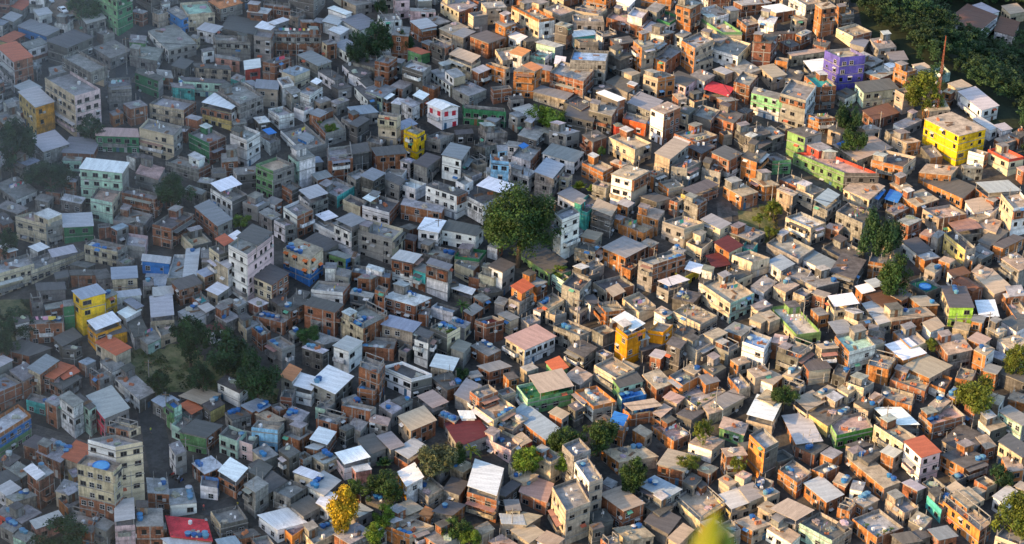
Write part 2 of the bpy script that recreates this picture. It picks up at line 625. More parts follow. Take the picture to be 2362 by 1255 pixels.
1180 1202 1145 1065 1460 1232 60 b b f R t5 n:red_floored_roof
1200 1290 1120 1230 1440 1255 60 w w S l
940 1132 935 1010 1125 1132 105 b b f g t4
1200 322 1145 280 1240 290 170 e n F u
1385 297 1230 240 1525 217 85 g g P m n:cream_sheet_house
1320 362 1235 300 1385 312 65 n g P r
1450 342 1400 290 1550 290 65 d y f d t2
1650 212 1500 140 1690 160 60 w w f d
1420 532 1240 490 1530 440 105 e b S d n:green_junk_roof_house
1250 462 1205 420 1320 400 75 n g F g
1635 547 1510 500 1700 480 125 n n F d t1 n:pale_lime_house
1740 572 1640 530 1790 500 115 p d F d
1410 772 1325 700 1540 720 95 b b f w t2 n:rounded_corner_house
1625 822 1510 750 1710 732 130 b b P w n:white_canopy_corner_house
1760 902 1700 840 1850 840 130 g g f g
1600 402 1550 350 1730 370 75 g g f d t3
1740 352 1665 310 1850 300 60 b b S q
960 262 790 110 990 190 65 w d f l
770 72 690 0 850 20 70 w w f g
1210 642 1165 570 1245 600 60 w g f g
330 300 180 260 340 250 60 t t F g t2
390 310 310 270 420 260 60 b g f l
160 130 70 60 200 60 130 g b f g
60 720 -20 680 140 660 60 d d f d t1
150 800 20 720 180 740 60 b d f g
500 800 470 750 540 750 90 y o f g
470 1010 400 940 540 940 90 o g F g
640 1180 540 1080 690 1060 110 b b U g t1
730 1170 680 1120 790 1110 120 g g f g
60 1080 -20 1040 90 1030 60 r g f g t2
90 1180 0 1130 150 1130 60 g g f g t3
180 1240 90 1200 240 1190 60 n g f g t2
1060 1160 1050 1120 1150 1150 60 b b f g
1660 1220 1610 1180 1793 1190 60 b b f d
1500 870 1420 820 1510 800 80 w u F g
1780 760 1710 710 1850 720 60 w d f d
@590 835
545 217 378 150 668 108 125 g d S w t2 n:big_white_roof_house
385 194 258 165 440 110 115 w w P w
850 82 710 30 880 10 200 b b U g n:brick_frame_tower
1072 117 868 30 1215 82 135 w d F d pc:w n:clean_white_house
1220 317 1110 240 1330 272 65 d d P s n:orange_sheet_pavilion
1320 192 1215 110 1440 152 75 g b f d t2
1610 72 1535 40 1755 32 95 b b S g
1540 252 1475 200 1670 202 150 b b F g n:roofless_brick_house
1470 272 1400 222 1550 172 65 g g S a
20 352 -30 310 100 302 65 b b S q t3
310 422 200 370 370 350 65 g g f l t5
150 472 -30 450 195 420 150 U g F m L n:sky_blue_wall_house
560 432 415 390 630 382 95 b b U g t1
790 342 590 300 830 310 130 b g F w n:brick_top_house
940 362 850 300 1010 320 65 g g f l t1
910 442 780 410 930 390 95 g g f s
1068 480 985 388 1240 400 115 m b S m n:cream_ribbed_roof_house
1400 587 1305 435 1560 482 75 g g S k n:maroon_sheet_hall
1420 392 1400 350 1510 390 60 w w S w
1640 402 1580 290 1793 312 120 c c F m t4
1760 612 1570 520 1850 540 95 p c F d t3 n:pink_balcony_block
492 569 370 538 556 478 110 b b P w n:tilted_white_canopy_house
420 612 350 600 470 580 50 b b S l
300 542 185 500 400 480 95 b b F l
610 702 545 622 790 660 115 p w P w n:festive_pink_terrace
470 702 390 650 560 660 85 c c f l t3
390 812 265 770 440 770 75 c w S w
470 922 385 850 580 820 65 w g S l t5
40 802 -30 760 110 730 60 d d S d
90 902 -30 830 210 830 70 g d S d
330 1062 245 1000 450 1000 60 g g S d
150 1162 22 1070 345 1105 65 w w S w n:low_white_roof
250 1202 230 1130 355 1132 85 o2 o2 F s n:orange_box_terrace
500 1012 445 970 560 930 65 w w S w
400 1257 355 1160 620 1150 65 c c F l t3
790 642 705 540 880 590 50 g g S d
930 612 840 520 1020 580 50 g g S g
1050 672 970 610 1180 570 95 b b P l t3
1040 852 982 770 1150 802 150 Y w S w n:ochre_walled_house
1190 932 1090 850 1265 852 105 g m F m t1
1660 922 1457 860 1710 728 190 b m P w t1 n:large_white_canopy_house
1430 762 1340 720 1500 710 65 m m f m t2
1400 922 1295 890 1460 830 75 g b S d
1350 1062 1225 1040 1440 990 60 g o S d t1
1720 932 1670 920 1850 820 50 d d S d
1700 1122 1685 1060 1850 1122 65 m m S l
1010 1132 910 1080 1150 1050 60 b b f m
1060 1192 870 1120 1230 1130 85 o m F m t3
1190 1082 1150 1050 1230 1030 50 o o S o
1040 1062 950 1010 1150 1010 50 m m S m
120 420 0 360 200 400 60 g g f m
480 330 410 310 550 280 60 n g U g
250 130 180 100 310 60 60 g w S o
820 200 700 180 860 150 100 b b F g t1
640 320 590 260 660 260 60 g b f g t2
1000 300 930 270 1080 260 50 g g f d t1
60 680 -20 610 150 640 60 c g f g t2
230 660 160 610 300 620 60 d d f d
1370 420 1260 370 1390 380 60 b d f g t4
1770 470 1650 430 1850 400 60 d m F g t2
690 760 660 720 800 740 50 s s f w
900 1000 760 960 960 960 60 d d f d t2
850 1200 830 1170 900 1170 60 g g f g t1
1560 1190 1530 1140 1640 1150 60 m m f m
620 480 580 460 680 450 60 d d f d
1270 760 1260 690 1340 700 60 g g f g
720 480 640 440 770 420 60 g g f g
@1180 835
112 260 35 162 425 192 110 n2 e F E pl n:sea_green_terrace_house
+ 195 218 115 95 430 165 50 n g P m
565 307 428 195 725 272 110 w g F m pc:o t4 n:orange_rimmed_terrace
720 112 570 20 850 50 110 c m F m n:long_tan_block
745 182 715 120 905 132 95 e n S d
760 262 740 210 930 222 65 n u F u t3
830 332 770 290 1040 302 115 o b P m t4
770 442 720 390 805 370 50 o o P u
1000 192 900 90 1100 140 65 b B f m
300 72 240 10 385 45 65 e e S r
235 532 0 365 325 465 65 o m S q n:blue_grey_ramp_roof
70 582 0 520 130 540 85 p r f m
535 832 435 690 630 800 270 w m F l t1 n:white_tower_with_emblem
430 652 350 570 500 582 250 g g F a
375 1027 280 860 525 950 245 c m F g n:beige_corner_tower
740 692 620 610 1010 652 75 o m f m t2 n:broad_beige_roof
1120 547 965 440 1240 492 75 o b F s t2 L n:dusty_pink_terrace
920 522 835 470 960 480 65 o m f m
1030 382 970 350 1110 320 65 o m P m
1180 162 1100 90 1310 90 110 o o F g t2
1280 312 1185 200 1480 200 75 c m F l t3 pl
1460 322 1395 270 1600 250 75 w m S g n:white_front_cottage
1800 412 1620 365 1870 265 115 m m P w n:lone_white_canopy
1600 502 1435 450 1620 430 70 e d f m
1380 612 1220 560 1470 540 75 w c f m n:low_cream_cottage
1745 602 1640 500 1840 550 235 o2 d F l n:tall_orange_house
1480 652 1450 600 1620 640 100 o b f m
1390 92 1300 30 1480 40 65 o d f d
1340 162 1300 110 1430 130 50 o o S g
1570 192 1490 100 1640 160 65 o m F l
1680 112 1625 55 1793 80 110 m m f m
1060 942 880 850 1165 890 115 g g S q t2 n:striped_blue_roof_house
1300 1102 1120 940 1420 960 65 c o U m n:open_frame_terrace
1515 1012 1420 912 1650 972 75 y m P l n:yellow_based_canopy
1640 962 1570 880 1730 930 60 m m S g
1660 1162 1540 1100 1780 1120 100 o m f m t1
580 1132 525 1050 700 1090 75 n d f d
800 1232 705 1150 980 1200 65 c m f m t2
1080 1182 920 1110 1160 1080 50 d d S d
240 972 65 900 285 840 85 b b S s t1 n:pale_patched_roof
100 1132 -20 1110 200 1070 60 d d S m
120 1252 0 1170 220 1180 60 m m S m
1150 1257 1095 1210 1250 1170 60 m m S m
690 872 640 830 730 830 50 w w f l
440 340 390 300 470 300 70 d d f d
650 440 580 400 710 400 70 g d f d
1360 360 1290 270 1400 300 60 m m f m
1240 400 1140 360 1330 340 60 d d f d
560 1160 540 1130 640 1140 50 d d f d
900 990 840 950 960 960 90 g d F d
1020 1060 930 1000 1110 1000 60 d m f d
800 60 700 20 880 30 60 m d f m
60 420 0 390 110 390 60 m m f m t2
1620 610 1560 560 1700 600 60 d b f d
1260 90 1180 50 1310 50 60 d m f m t1
470 160 390 90 560 90 70 d g f m
1500 860 1430 810 1550 830 50 m m f m
1760 940 1700 900 1850 900 60 m m f m t3
1250 860 1190 820 1310 800 60 d m f d
90 830 -10 790 180 780 60 m m f m t2
40 760 -20 700 80 700 60 c p F d
1790 1050 1700 1000 1850 1010 60 m g f m
1500 1190 1430 1120 1560 1140 60 c m F m
@1762 835
300 332 205 260 430 270 65 c c P m n:octagonal_beige_roof
225 570 130 378 398 550 85 o d S l n:grey_sheet_orange_house
60 162 -20 130 130 100 70 w o S m
503 507 440 395 755 450 105 e2 E4 F s n:bottle_green_house
440 442 335 350 610 330 75 y m f d t3
878 439 752 318 1075 428 100 c g P w n:broad_cream_canopy_house
960 562 760 430 1060 520 150 c m F m
690 182 570 140 760 140 105 c g F l t1 n:cream_cube_house
1140 112 960 40 1290 30 65 o m S m
1250 192 1125 120 1300 110 85 w d F d pc:o
1110 202 870 120 1150 130 65 b b F m L
1020 302 800 240 1040 220 60 o m F m t1
1160 432 1070 350 1390 370 110 o b F s t3 n:brick_corner_terrace
1085 662 970 560 1215 622 185 w p S r n:white_house_with_terracotta_roof
1380 732 1220 640 1550 672 115 o b f d t2 n:dark_slab_orange_house
1780 442 1620 350 1850 400 125 n g S g
1780 662 1620 560 1850 600 150 c o S d n:tan_edge_house
1530 602 1460 520 1560 560 60 b b f m
230 832 100 740 330 760 115 o b F m t2 n:open_top_brick_house
410 772 330 740 520 720 60 o b F m t3
432 972 280 850 545 912 95 o b S l n:pale_sheet_brick_house
830 872 560 650 940 830 90 o m f m t3 n:long_orange_roof_house
690 1002 610 950 790 950 85 o m f m t3
970 1042 840 940 1070 1000 95 m m F g
222 1089 38 1015 348 1022 130 g m P m n:taupe_canopy_house
470 1232 245 1110 610 1150 65 n m F d L
780 1212 610 1080 965 1140 95 o b F l pl n:planted_orange_terrace
1225 1022 1125 920 1260 960 95 t d F m n:turquoise_wall_house
1490 1167 1235 960 1570 1107 130 o2 B U m n:orange_house_with_roof_lattice
+ 1400 1010 1290 920 1520 950 35 o m f m t3
1340 932 1260 870 1400 900 60 m m S m
1640 972 1590 930 1740 900 60 w w S l
960 1252 860 1220 1080 1240 60 d d S d
190 1252 20 1150 240 1190 70 w w f m
60 300 -20 240 120 240 60 m d f m
200 110 130 90 260 60 60 m m f m t2
560 110 470 80 600 40 60 d o F m t1
580 230 520 180 650 180 60 c m f m
400 250 340 220 500 190 60 d o f m t3
720 340 620 280 760 290 60 m d f d t1
790 280 760 240 830 240 60 o m f m
1330 260 1290 220 1380 200 60 o o f l t3
1210 340 1170 290 1290 270 60 m g f m t2
1410 640 1390 520 1540 520 60 m d f d
350 640 220 580 440 580 60 B d f d t2
100 690 20 640 210 650 70 d d F d
640 600 560 580 740 570 60 m d f d
720 700 640 640 830 620 60 d d f d t2
30 900 -30 840 70 820 60 d o F d t3
560 860 490 820 600 800 60 b b f m t3
1100 1150 1060 1080 1160 1080 60 d g f m
1180 900 1090 830 1240 850 60 d o F d
1300 1010 1250 950 1340 950 60 o d f d t2
1060 1230 1000 1180 1150 1200 60 g d f d
1620 300 1490 260 1660 240 60 m w f m
1560 480 1480 400 1600 410 70 w d f m
1330 820 1290 780 1400 790 70 d d F d t2
560 1160 500 1120 620 1110 60 d d f d
110 1160 30 1110 170 1120 60 w m f m
1450 930 1380 900 1530 890 60 m g f m
1690 760 1640 660 1793 740 110 o o f m
"""

# px, py (crown centre in the photograph's pixels), width, height, kind, tint, words
TREES = [
(1195,520,176,162,'broad','olive','huge round tree with sunlit crown'),
(862,82,85,85,'broad','dark','tall dark bushy tree'),
(826,118,50,65,'broad','dark','lower dark bushy tree'),
(930,97,46,46,'broad','dark','small round dark tree'),
(36,338,105,110,'broad','dark','wide shadowed tree'),
(212,290,60,55,'broad','dark','shadowed tree beside a tall wall'),
(402,437,84,72,'broad','dark','round green tree'),
(120,412,120,62,'broad','dark','spreading green thicket tree'),
(440,785,100,96,'broad','dark','leafy dark green tree on the grassy slope'),
(526,800,112,122,'broad','dark','tallest dark green tree on the grassy slope'),
(596,865,98,122,'broad','dark','dark green tree at the foot of the grassy slope'),
(470,872,66,76,'broad','dark','young green tree on the grassy slope'),
(372,888,60,62,'broad','dark','low bushy tree on the grassy slope'),
(1264,263,78,50,'broad','bright','bright sunlit lime green tree'),
(2025,535,92,132,'broad','dark','tall dense olive tree'),
(2066,640,84,108,'broad','olive','ragged upright conifer-like tree'),
(2130,214,92,90,'broad','gold','broad golden green tree'),
(1955,265,58,100,'broad','dark','dark tree in a narrow gap'),
(1965,320,60,60,'broad','olive','low olive tree in a narrow gap'),
(2258,908,105,90,'broad','gold','wide sunlit green tree'),
(2342,835,62,85,'broad','gold','green tree at the picture edge'),
(1806,905,58,58,'broad','olive','small dark olive tree'),
(1000,1055,92,88,'broad','greygreen','grey green tree with large leaves'),
(1055,1045,60,50,'broad','olive','low olive tree'),
(1220,1062,76,66,'broad','bright','round clipped green tree'),
(1300,1005,72,72,'broad','olive','bushy olive tree'),
(1380,998,78,80,'broad','olive','spreading olive tree'),
(1290,1065,50,45,'broad','bright','low bright green bush tree'),
(1460,1098,74,90,'broad','olive','upright olive green tree'),
(1585,1062,56,42,'broad','gold','rounded golden shrub tree'),
(1617,995,50,75,'thin','gold','thin sparse young tree'),
(1700,1070,36,55,'thin','gold','sparse yellow green sapling'),
(790,1178,80,118,'broad','yellow','tall bright yellow tree'),
(812,1122,50,55,'broad','olive','dark olive tree'),
(882,1122,88,66,'broad','olive','round olive tree'),
(880,1192,52,62,'broad','bright','bright green tree'),
(860,1235,50,60,'broad','bright','low bright green tree at the lower edge'),
(1045,1212,58,60,'broad','olive','olive tree'),
(1082,1238,50,48,'broad','bright','bright green tree at the lower edge'),
(130,1238,130,80,'broad','dark','very dark wide tree'),
(2325,1192,100,115,'broad','gold','large golden green tree at the picture corner'),
(555,506,40,28,'broad','bright','low green bush tree'),
(1066,863,34,34,'broad','dark','small dark bush tree'),
(1752,500,42,30,'thin','gold','scrubby sunlit bush tree'),
(1775,535,34,28,'thin','gold','scrubby golden bush tree'),
(708,768,55,32,'broad','green','low green bush tree'),
(764,296,28,26,'broad','bright','small bright green roof bush'),
(2300,1100,60,50,'broad','dark','shadowed green bush tree'),
(1385,350,22,22,'broad','green','tiny green alley tree'),
(1280,625,36,22,'broad','bright','little green bush tree'),
(880,15,30,40,'broad','dark','dark tree at the upper edge'),
(190,20,80,60,'broad','green','pale green roadside tree'),
(20,560,50,60,'broad','dark','dim green tree at the picture edge'),
(40,740,80,60,'broad','dark','dim dark tree on the shaded bank'),
(15,790,60,60,'broad','dark','dim dark tree low on the shaded bank'),
(1785,480,40,36,'broad','gold','golden bush tree beside bare bank'),
(2145,795,30,30,'broad','gold','small golden alley tree'),
(1065,705,46,60,'palm','green','feathery palm tree'),
(1086,1040,52,62,'palm','gold','sunlit palm tree'),
(1375,1015,40,40,'palm','gold','small palm tree'),
(1335,425,48,48,'banana','gold','clump of banana plants'),
(1368,432,50,44,'banana','gold','broad leaved banana plant'),
(885,1062,55,50,'banana','dark','shadowed banana plant'),
(1310,960,40,36,'banana','green','banana plant'),
]

ROADS=[('street',[(318,885),(335,930),(352,975),(362,1030),(378,1085),(392,1130)],'asphalt',.10,[4,5,5.5,6,6.5,7]),
       ('street',[(345,60),(322,95),(300,125),(285,165),(300,205),(318,240)],'asphalt',.10,[4,5,6,6,5,4]),
       ('street',[(392,1130),(440,1165),(510,1185),(560,1160),(590,1120)],'asphalt',.13,[7,6,5.5,5,4.5]),
       ('road',[(70,-40),(120,5),(165,45),(215,78)],'earth',.10,[8,8,8,7]),
       ('lane',[(60,985),(120,1005),(180,1030),(205,1030)],'lane',.10,[3.5,4,4,3.5])]
BANKS=[('grassy_bank',[(285,820),(330,800),(420,800),(640,900),(640,930),(560,930),(480,905),(410,905),(345,920),(300,880)],'turf',.12),
       ('concrete_slope',[(1640,520),(1662,462),(1700,487),(1690,515),(1655,545)],'scarp',.12),
       ('shrubby_bank',[(1705,490),(1790,470),(1800,560),(1750,560),(1705,520)],'turf',.13),
       ('schoolyard',[(328,602),(372,606),(386,640),(392,668),(358,670)],'court',.12),
       ('bare_ground',[(1045,85),(1100,60),(1130,80),(1060,110)],'earth',.12),
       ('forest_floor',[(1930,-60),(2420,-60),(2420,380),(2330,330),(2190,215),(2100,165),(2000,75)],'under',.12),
       ('dark_bank',[(-20,690),(70,690),(90,740),(60,800),(-20,820)],'turf',.12)]
import bpy, math, random
import numpy as np
from mathutils import Vector, Matrix
rnd = random.Random(11)
scene = bpy.context.scene
COL = scene.collection

# ------------------------------------------------------------------ camera
F_PX, W_PX, H_PX = 5300.0, 2362.0, 1255.0
PITCH, ROLL, CAM_Z = math.radians(27.0), math.radians(2.3), 290.0
cF = Vector((0, math.cos(PITCH), -math.sin(PITCH)))
cR0, cU0 = Vector((1, 0, 0)), Vector((0, math.sin(PITCH), math.cos(PITCH)))
cR = cR0*math.cos(ROLL) + cU0*math.sin(ROLL)
cU = cU0*math.cos(ROLL) - cR0*math.sin(ROLL)
CAM = Vector((0, 0, CAM_Z))
cam_d = bpy.data.cameras.new('camera'); cam = bpy.data.objects.new('camera', cam_d); COL.objects.link(cam)
M = Matrix((cR, cU, -cF)).transposed().to_4x4(); M.translation = CAM
cam.matrix_world = M
cam_d.sensor_width = 36; cam_d.lens = 36*F_PX/W_PX; cam_d.clip_start = .5; cam_d.clip_end = 9000
cam_d.dof.use_dof = True; cam_d.dof.focus_distance = 560; cam_d.dof.aperture_fstop = 1.7
scene.camera = cam

def ray(px, py):
    return cF + cR*((px-W_PX/2)/F_PX) + cU*((H_PX/2-py)/F_PX)
def proj(p):
    v = Vector(p)-CAM; d = v.dot(cF)
    return W_PX/2+v.dot(cR)/d*F_PX, H_PX/2-v.dot(cU)/d*F_PX, d
def on_z(px, py, z):
    r = ray(px, py); return CAM + r*((z-CAM_Z)/r.z)

# ------------------------------------------------------------------ terrain
SL = 0.127
def plane_hit(px, py):
    r = ray(px, py); t = (-SL*435.0 - CAM_Z)/(r.z - SL*r.y); return CAM + r*t
_f1, _f2 = plane_hit(1935, -10), plane_hit(2362, 345)
_fd = Vector((_f2.x-_f1.x, _f2.y-_f1.y)).normalized(); _fn = Vector((-_fd.y, _fd.x))
if _fn.y < 0: _fn = -_fn
def sstep(a, b, x):
    t = min(1, max(0, (x-a)/(b-a))); return t*t*(3-2*t)
def gz(x, y):
    z = (y-435.0)*SL
    if y > 760: z = (760-435)*SL + (y-760)*.02
    if y < 400: z = (400-435)*SL + (y-400)*.06
    z += 1.2*math.sin(x*.043+y*.021) + .9*math.sin(y*.07-x*.03)
    s = (x-_f1.x)*_fn.x + (y-_f1.y)*_fn.y
    z -= 20*sstep(0, 55, s)
    return z
def hit(px, py):
    r = ray(px, py); t = 380.0
    while t < 1500:
        p = CAM + r*t
        if p.z <= gz(p.x, p.y): break
        t += 6
    a, b = t-6, t
    for _ in range(14):
        m = (a+b)/2; p = CAM + r*m
        if p.z <= gz(p.x, p.y): b = m
        else: a = m
    return CAM + r*b

# ------------------------------------------------------------------ materials
def nd(nt, t, **kw):
    n = nt.nodes.new(t)
    for k, v in kw.items():
        if k in ('inp',):
            for i, x in v.items(): n.inputs[i].default_value = x
        else: setattr(n, k, v)
    return n
def new_mat(name):
    m = bpy.data.materials.new(name); m.use_nodes = True
    nt = m.node_tree; nt.nodes.clear()
    out = nd(nt, 'ShaderNodeOutputMaterial'); b = nd(nt, 'ShaderNodeBsdfPrincipled')
    b.inputs['Roughness'].default_value = .9
    b.inputs['Specular IOR Level'].default_value = .25
    nt.links.new(b.outputs[0], out.inputs[0])
    return m, nt, b
def mixc(nt, mode, fac, a, b):
    n = nd(nt, 'ShaderNodeMix', data_type='RGBA', blend_type=mode)
    for sock, v in ((n.inputs[0], fac), (n.inputs[6], a), (n.inputs[7], b)):
        if hasattr(v, 'links'): nt.links.new(v, sock)
        else: sock.default_value = v if not isinstance(v, tuple) or len(v) == 4 else (*v, 1)
    return n.outputs[2]
def noise(nt, vec, scale, detail=3, rough=.6):
    n = nd(nt, 'ShaderNodeTexNoise'); n.inputs['Scale'].default_value = scale
    n.inputs['Detail'].default_value = detail; n.inputs['Roughness'].default_value = rough
    if vec is not None: nt.links.new(vec, n.inputs['Vector'])
    return n.outputs['Fac']
def ramp(nt, fac, p0, c0, p1, c1):
    n = nd(nt, 'ShaderNodeValToRGB'); e = n.color_ramp.elements
    g = lambda c: (c, c, c, 1) if not isinstance(c, tuple) else (*c, 1)
    e[0].position, e[0].color, e[1].position, e[1].color = p0, g(c0), p1, g(c1)
    nt.links.new(fac, n.inputs[0]); return n.outputs[0]
def mapping(nt, vec, scale):
    n = nd(nt, 'ShaderNodeMapping'); n.inputs['Scale'].default_value = scale
    nt.links.new(vec, n.inputs['Vector']); return n.outputs[0]
def add_bump(nt, b, h, strength, dist=.05):
    n = nd(nt, 'ShaderNodeBump'); n.inputs['Strength'].default_value = strength; n.inputs['Distance'].default_value = dist
    nt.links.new(h, n.inputs['Height']); nt.links.new(n.outputs[0], b.inputs['Normal'])
def wpos(nt): return nd(nt, 'ShaderNodeNewGeometry').outputs['Position']

def wall_mat(name, brick):
    m, nt, b = new_mat(name); L = nt.links
    atn = nd(nt, 'ShaderNodeAttribute', attribute_name='Col'); base = atn.outputs['Color']; grime = atn.outputs['Alpha']
    P = wpos(nt); UV = nd(nt, 'ShaderNodeUVMap').outputs[0]
    c = base
    sep = nd(nt, 'ShaderNodeSeparateXYZ'); L.new(UV, sep.inputs[0])
    if brick:
        bt = nd(nt, 'ShaderNodeTexBrick'); L.new(UV, bt.inputs['Vector'])
        bt.inputs['Scale'].default_value = 1; bt.inputs['Brick Width'].default_value = .4; bt.inputs['Row Height'].default_value = .2
        bt.inputs['Mortar Size'].default_value = .02; bt.inputs['Color1'].default_value = (1.15,1.1,1.05,1)
        bt.inputs['Color2'].default_value = (.72,.68,.66,1); bt.inputs['Mortar'].default_value = (.85,.9,.95,1)
        c = mixc(nt, 'MULTIPLY', 1.0, c, bt.outputs['Color'])
        c = mixc(nt, 'MIX', ramp(nt, noise(nt, P, .35, 4), .58, 0., .66, .75), c, (.30,.27,.24))
        # concrete columns between the brick panels
        f = nd(nt, 'ShaderNodeMath', operation='PINGPONG'); L.new(sep.outputs[0], f.inputs[0]); f.inputs[1].default_value = 1.65
        g = nd(nt, 'ShaderNodeMath', operation='LESS_THAN'); L.new(f.outputs[0], g.inputs[0]); g.inputs[1].default_value = .14
        c = mixc(nt, 'MIX', g.outputs[0], c, (.34,.31,.28))
    n1 = noise(nt, P, .22, 4, .65)
    c = mixc(nt, 'MULTIPLY', 1.0, c, ramp(nt, n1, .3, .72, .65, 1.12))
    st = noise(nt, mapping(nt, UV, (1.7, .16, 1)), 1.0, 4, .7)
    c = mixc(nt, 'MULTIPLY', grime, c, ramp(nt, st, .36, .34, .57, 1.05))
    c = mixc(nt, 'MULTIPLY', grime, c, ramp(nt, noise(nt, P, .6, 5, .7), .40, .42, .56, 1.05))
    # mould under wall head, splash at floor lines, shade painted in low down
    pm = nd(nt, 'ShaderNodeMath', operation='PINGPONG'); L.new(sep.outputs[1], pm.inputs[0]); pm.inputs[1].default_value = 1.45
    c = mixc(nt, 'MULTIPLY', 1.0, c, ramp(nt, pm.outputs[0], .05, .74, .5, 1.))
    if not brick:
        peel = ramp(nt, noise(nt, P, .5, 5, .7), .62, 0., .70, .6)
        c = mixc(nt, 'MIX', peel, c, (.21,.195,.18))
    c = mixc(nt, 'MULTIPLY', 1.0, c, ramp(nt, noise(nt, P, 3.1, 2), .25, .82, .75, 1.1))
    L.new(c, b.inputs['Base Color'])
    add_bump(nt, b, noise(nt, P, 4.0, 3), .25)
    return m
def roof_mat(name, kind):
    m, nt, b = new_mat(name); L = nt.links
    base = nd(nt, 'ShaderNodeObjectInfo').outputs['Color']
    P = wpos(nt); c = base
    if kind == 'slab':
        n1 = noise(nt, P, .45, 5, .7)
        c = mixc(nt, 'MULTIPLY', 1.0, c, ramp(nt, n1, .34, .52, .62, 1.12))
        c = mixc(nt, 'MIX', ramp(nt, noise(nt, P, .8, 4), .58, 0., .70, .5), c, (.09,.088,.08))
        c = mixc(nt, 'MULTIPLY', 1.0, c, ramp(nt, noise(nt, P, 4, 2), .25, .75, .75, 1.15))
        add_bump(nt, b, noise(nt, P, 3.0, 3), .3)
    else:
        UV = nd(nt, 'ShaderNodeUVMap').outputs[0]
        w = nd(nt, 'ShaderNodeTexWave', wave_type='BANDS', bands_direction='X'); L.new(UV, w.inputs['Vector'])
        w.inputs['Scale'].default_value = .95 if kind == 'sheet' else 1.1; w.inputs['Distortion'].default_value = .3
        c = mixc(nt, 'MULTIPLY', 1.0, c, ramp(nt, w.outputs['Fac'], .1, .90, .5, 1.03))
        strip = noise(nt, mapping(nt, UV, (.9, .12, 1)), 1.0, 3)
        c = mixc(nt, 'MULTIPLY', 1.0, c, ramp(nt, strip, .36, .80, .6, 1.05))
        rust = ramp(nt, noise(nt, mapping(nt, UV, (.5,.22,1)), 1.0, 4, .7), .6, 0., .72, .42)
        c = mixc(nt, 'MIX', rust, c, (.16,.12,.095))
        c = mixc(nt, 'MULTIPLY', 1.0, c, ramp(nt, noise(nt, P, 2.2, 3), .25, .82, .75, 1.08))
        b.inputs['Roughness'].default_value = .62
        add_bump(nt, b, w.outputs['Fac'], .4, .06)
    L.new(c, b.inputs['Base Color'])
    return m
def flat_mat(name, col=None, rough=.8, var=.25, spec=.25, scale=2.):
    m, nt, b = new_mat(name)
    base = (*col, 1) if col else nd(nt, 'ShaderNodeObjectInfo').outputs['Color']
    c = mixc(nt, 'MULTIPLY', 1.0, base, ramp(nt, noise(nt, wpos(nt), scale, 3), .3, 1-var, .7, 1+var*.5))
    nt.links.new(c, b.inputs['Base Color'])
    b.inputs['Roughness'].default_value = rough; b.inputs['Specular IOR Level'].default_value = spec
    return m
MT = {}
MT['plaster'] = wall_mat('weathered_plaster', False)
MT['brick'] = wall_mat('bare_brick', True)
MT['slab'] = roof_mat('stained_slab', 'slab')
MT['sheet'] = roof_mat('corrugated_sheet', 'sheet')
MT['tile'] = roof_mat('clay_tile', 'tile')
MT['concrete'] = flat_mat('old_concrete', (.25,.24,.225), .9, .4)
MT['frame'] = flat_mat('window_frame', (.42,.42,.41), .5, .2); MT['frame2'] = flat_mat('window_frame_grey', (.17,.165,.155), .5, .3)
MT['glass'] = flat_mat('window_glass', (.012,.014,.018), .12, .3, .5)
MT['hole'] = flat_mat('painted_dark_opening', (.012,.011,.01), .9, .3)  # near-black panel painted for the unlit inside of an opening
MT['tint'] = flat_mat('coloured_surface', None, .7, .25)
MT['plastic'] = flat_mat('tank_plastic', None, .38, .15, .45)
MT['metal'] = flat_mat('grey_metal', (.20,.20,.20), .5, .3)
MT['cloth'] = flat_mat('hung_cloth', None, .9, .15)
MT['wood'] = flat_mat('weathered_wood', (.20,.12,.07), .85, .35)
MT['dark'] = flat_mat('black_rubber', (.02,.02,.02), .6, .2)
def leaf_mat():
    m, nt, b = new_mat('leaf'); L = nt.links
    at = nd(nt, 'ShaderNodeAttribute', attribute_name='Col').outputs['Color']
    base = nd(nt, 'ShaderNodeObjectInfo').outputs['Color']
    c = mixc(nt, 'MULTIPLY', 1.0, base, at)
    L.new(c, b.inputs['Base Color']); b.inputs['Roughness'].default_value = .65
    tr = nd(nt, 'ShaderNodeBsdfTranslucent'); L.new(c, tr.inputs[0])
    mx = nd(nt, 'ShaderNodeMixShader'); mx.inputs[0].default_value = .25
    L.new(b.outputs[0], mx.inputs[1]); L.new(tr.outputs[0], mx.inputs[2])
    L.new(mx.outputs[0], [n for n in nt.nodes if n.type == 'OUTPUT_MATERIAL'][0].inputs[0])
    return m
MT['leaf'] = leaf_mat()
MT['bark'] = flat_mat('bark', (.09,.065,.045), .9, .4)
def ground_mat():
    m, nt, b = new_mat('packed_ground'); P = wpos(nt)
    c = ramp(nt, noise(nt, P, .08, 5, .65), .35, (.028,.027,.026), .65, (.095,.088,.078))  # tone kept extra dark, painting shade into the gaps between houses
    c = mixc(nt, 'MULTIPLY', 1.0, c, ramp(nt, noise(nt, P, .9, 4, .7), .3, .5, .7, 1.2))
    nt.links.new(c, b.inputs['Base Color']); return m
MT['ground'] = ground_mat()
def soil_mat(name, c0, c1, sc):
    m, nt, b = new_mat(name); P = wpos(nt)
    c = ramp(nt, noise(nt, P, sc, 6, .7), .36, c0, .64, c1)
    c = mixc(nt, 'MULTIPLY', 1.0, c, ramp(nt, noise(nt, P, 1.3, 3), .3, .7, .7, 1.15))
    nt.links.new(c, b.inputs['Base Color']); return m
MT['asphalt'] = soil_mat('asphalt', (.022,.026,.028), (.055,.06,.063), .25)
MT['lane'] = soil_mat('worn_lane', (.05,.05,.048), (.13,.12,.11), .3)
MT['scarp'] = soil_mat('scarp_concrete', (.05,.05,.047), (.14,.125,.11), .22)
MT['turf'] = soil_mat('rough_turf', (.05,.075,.025), (.19,.17,.09), .2)
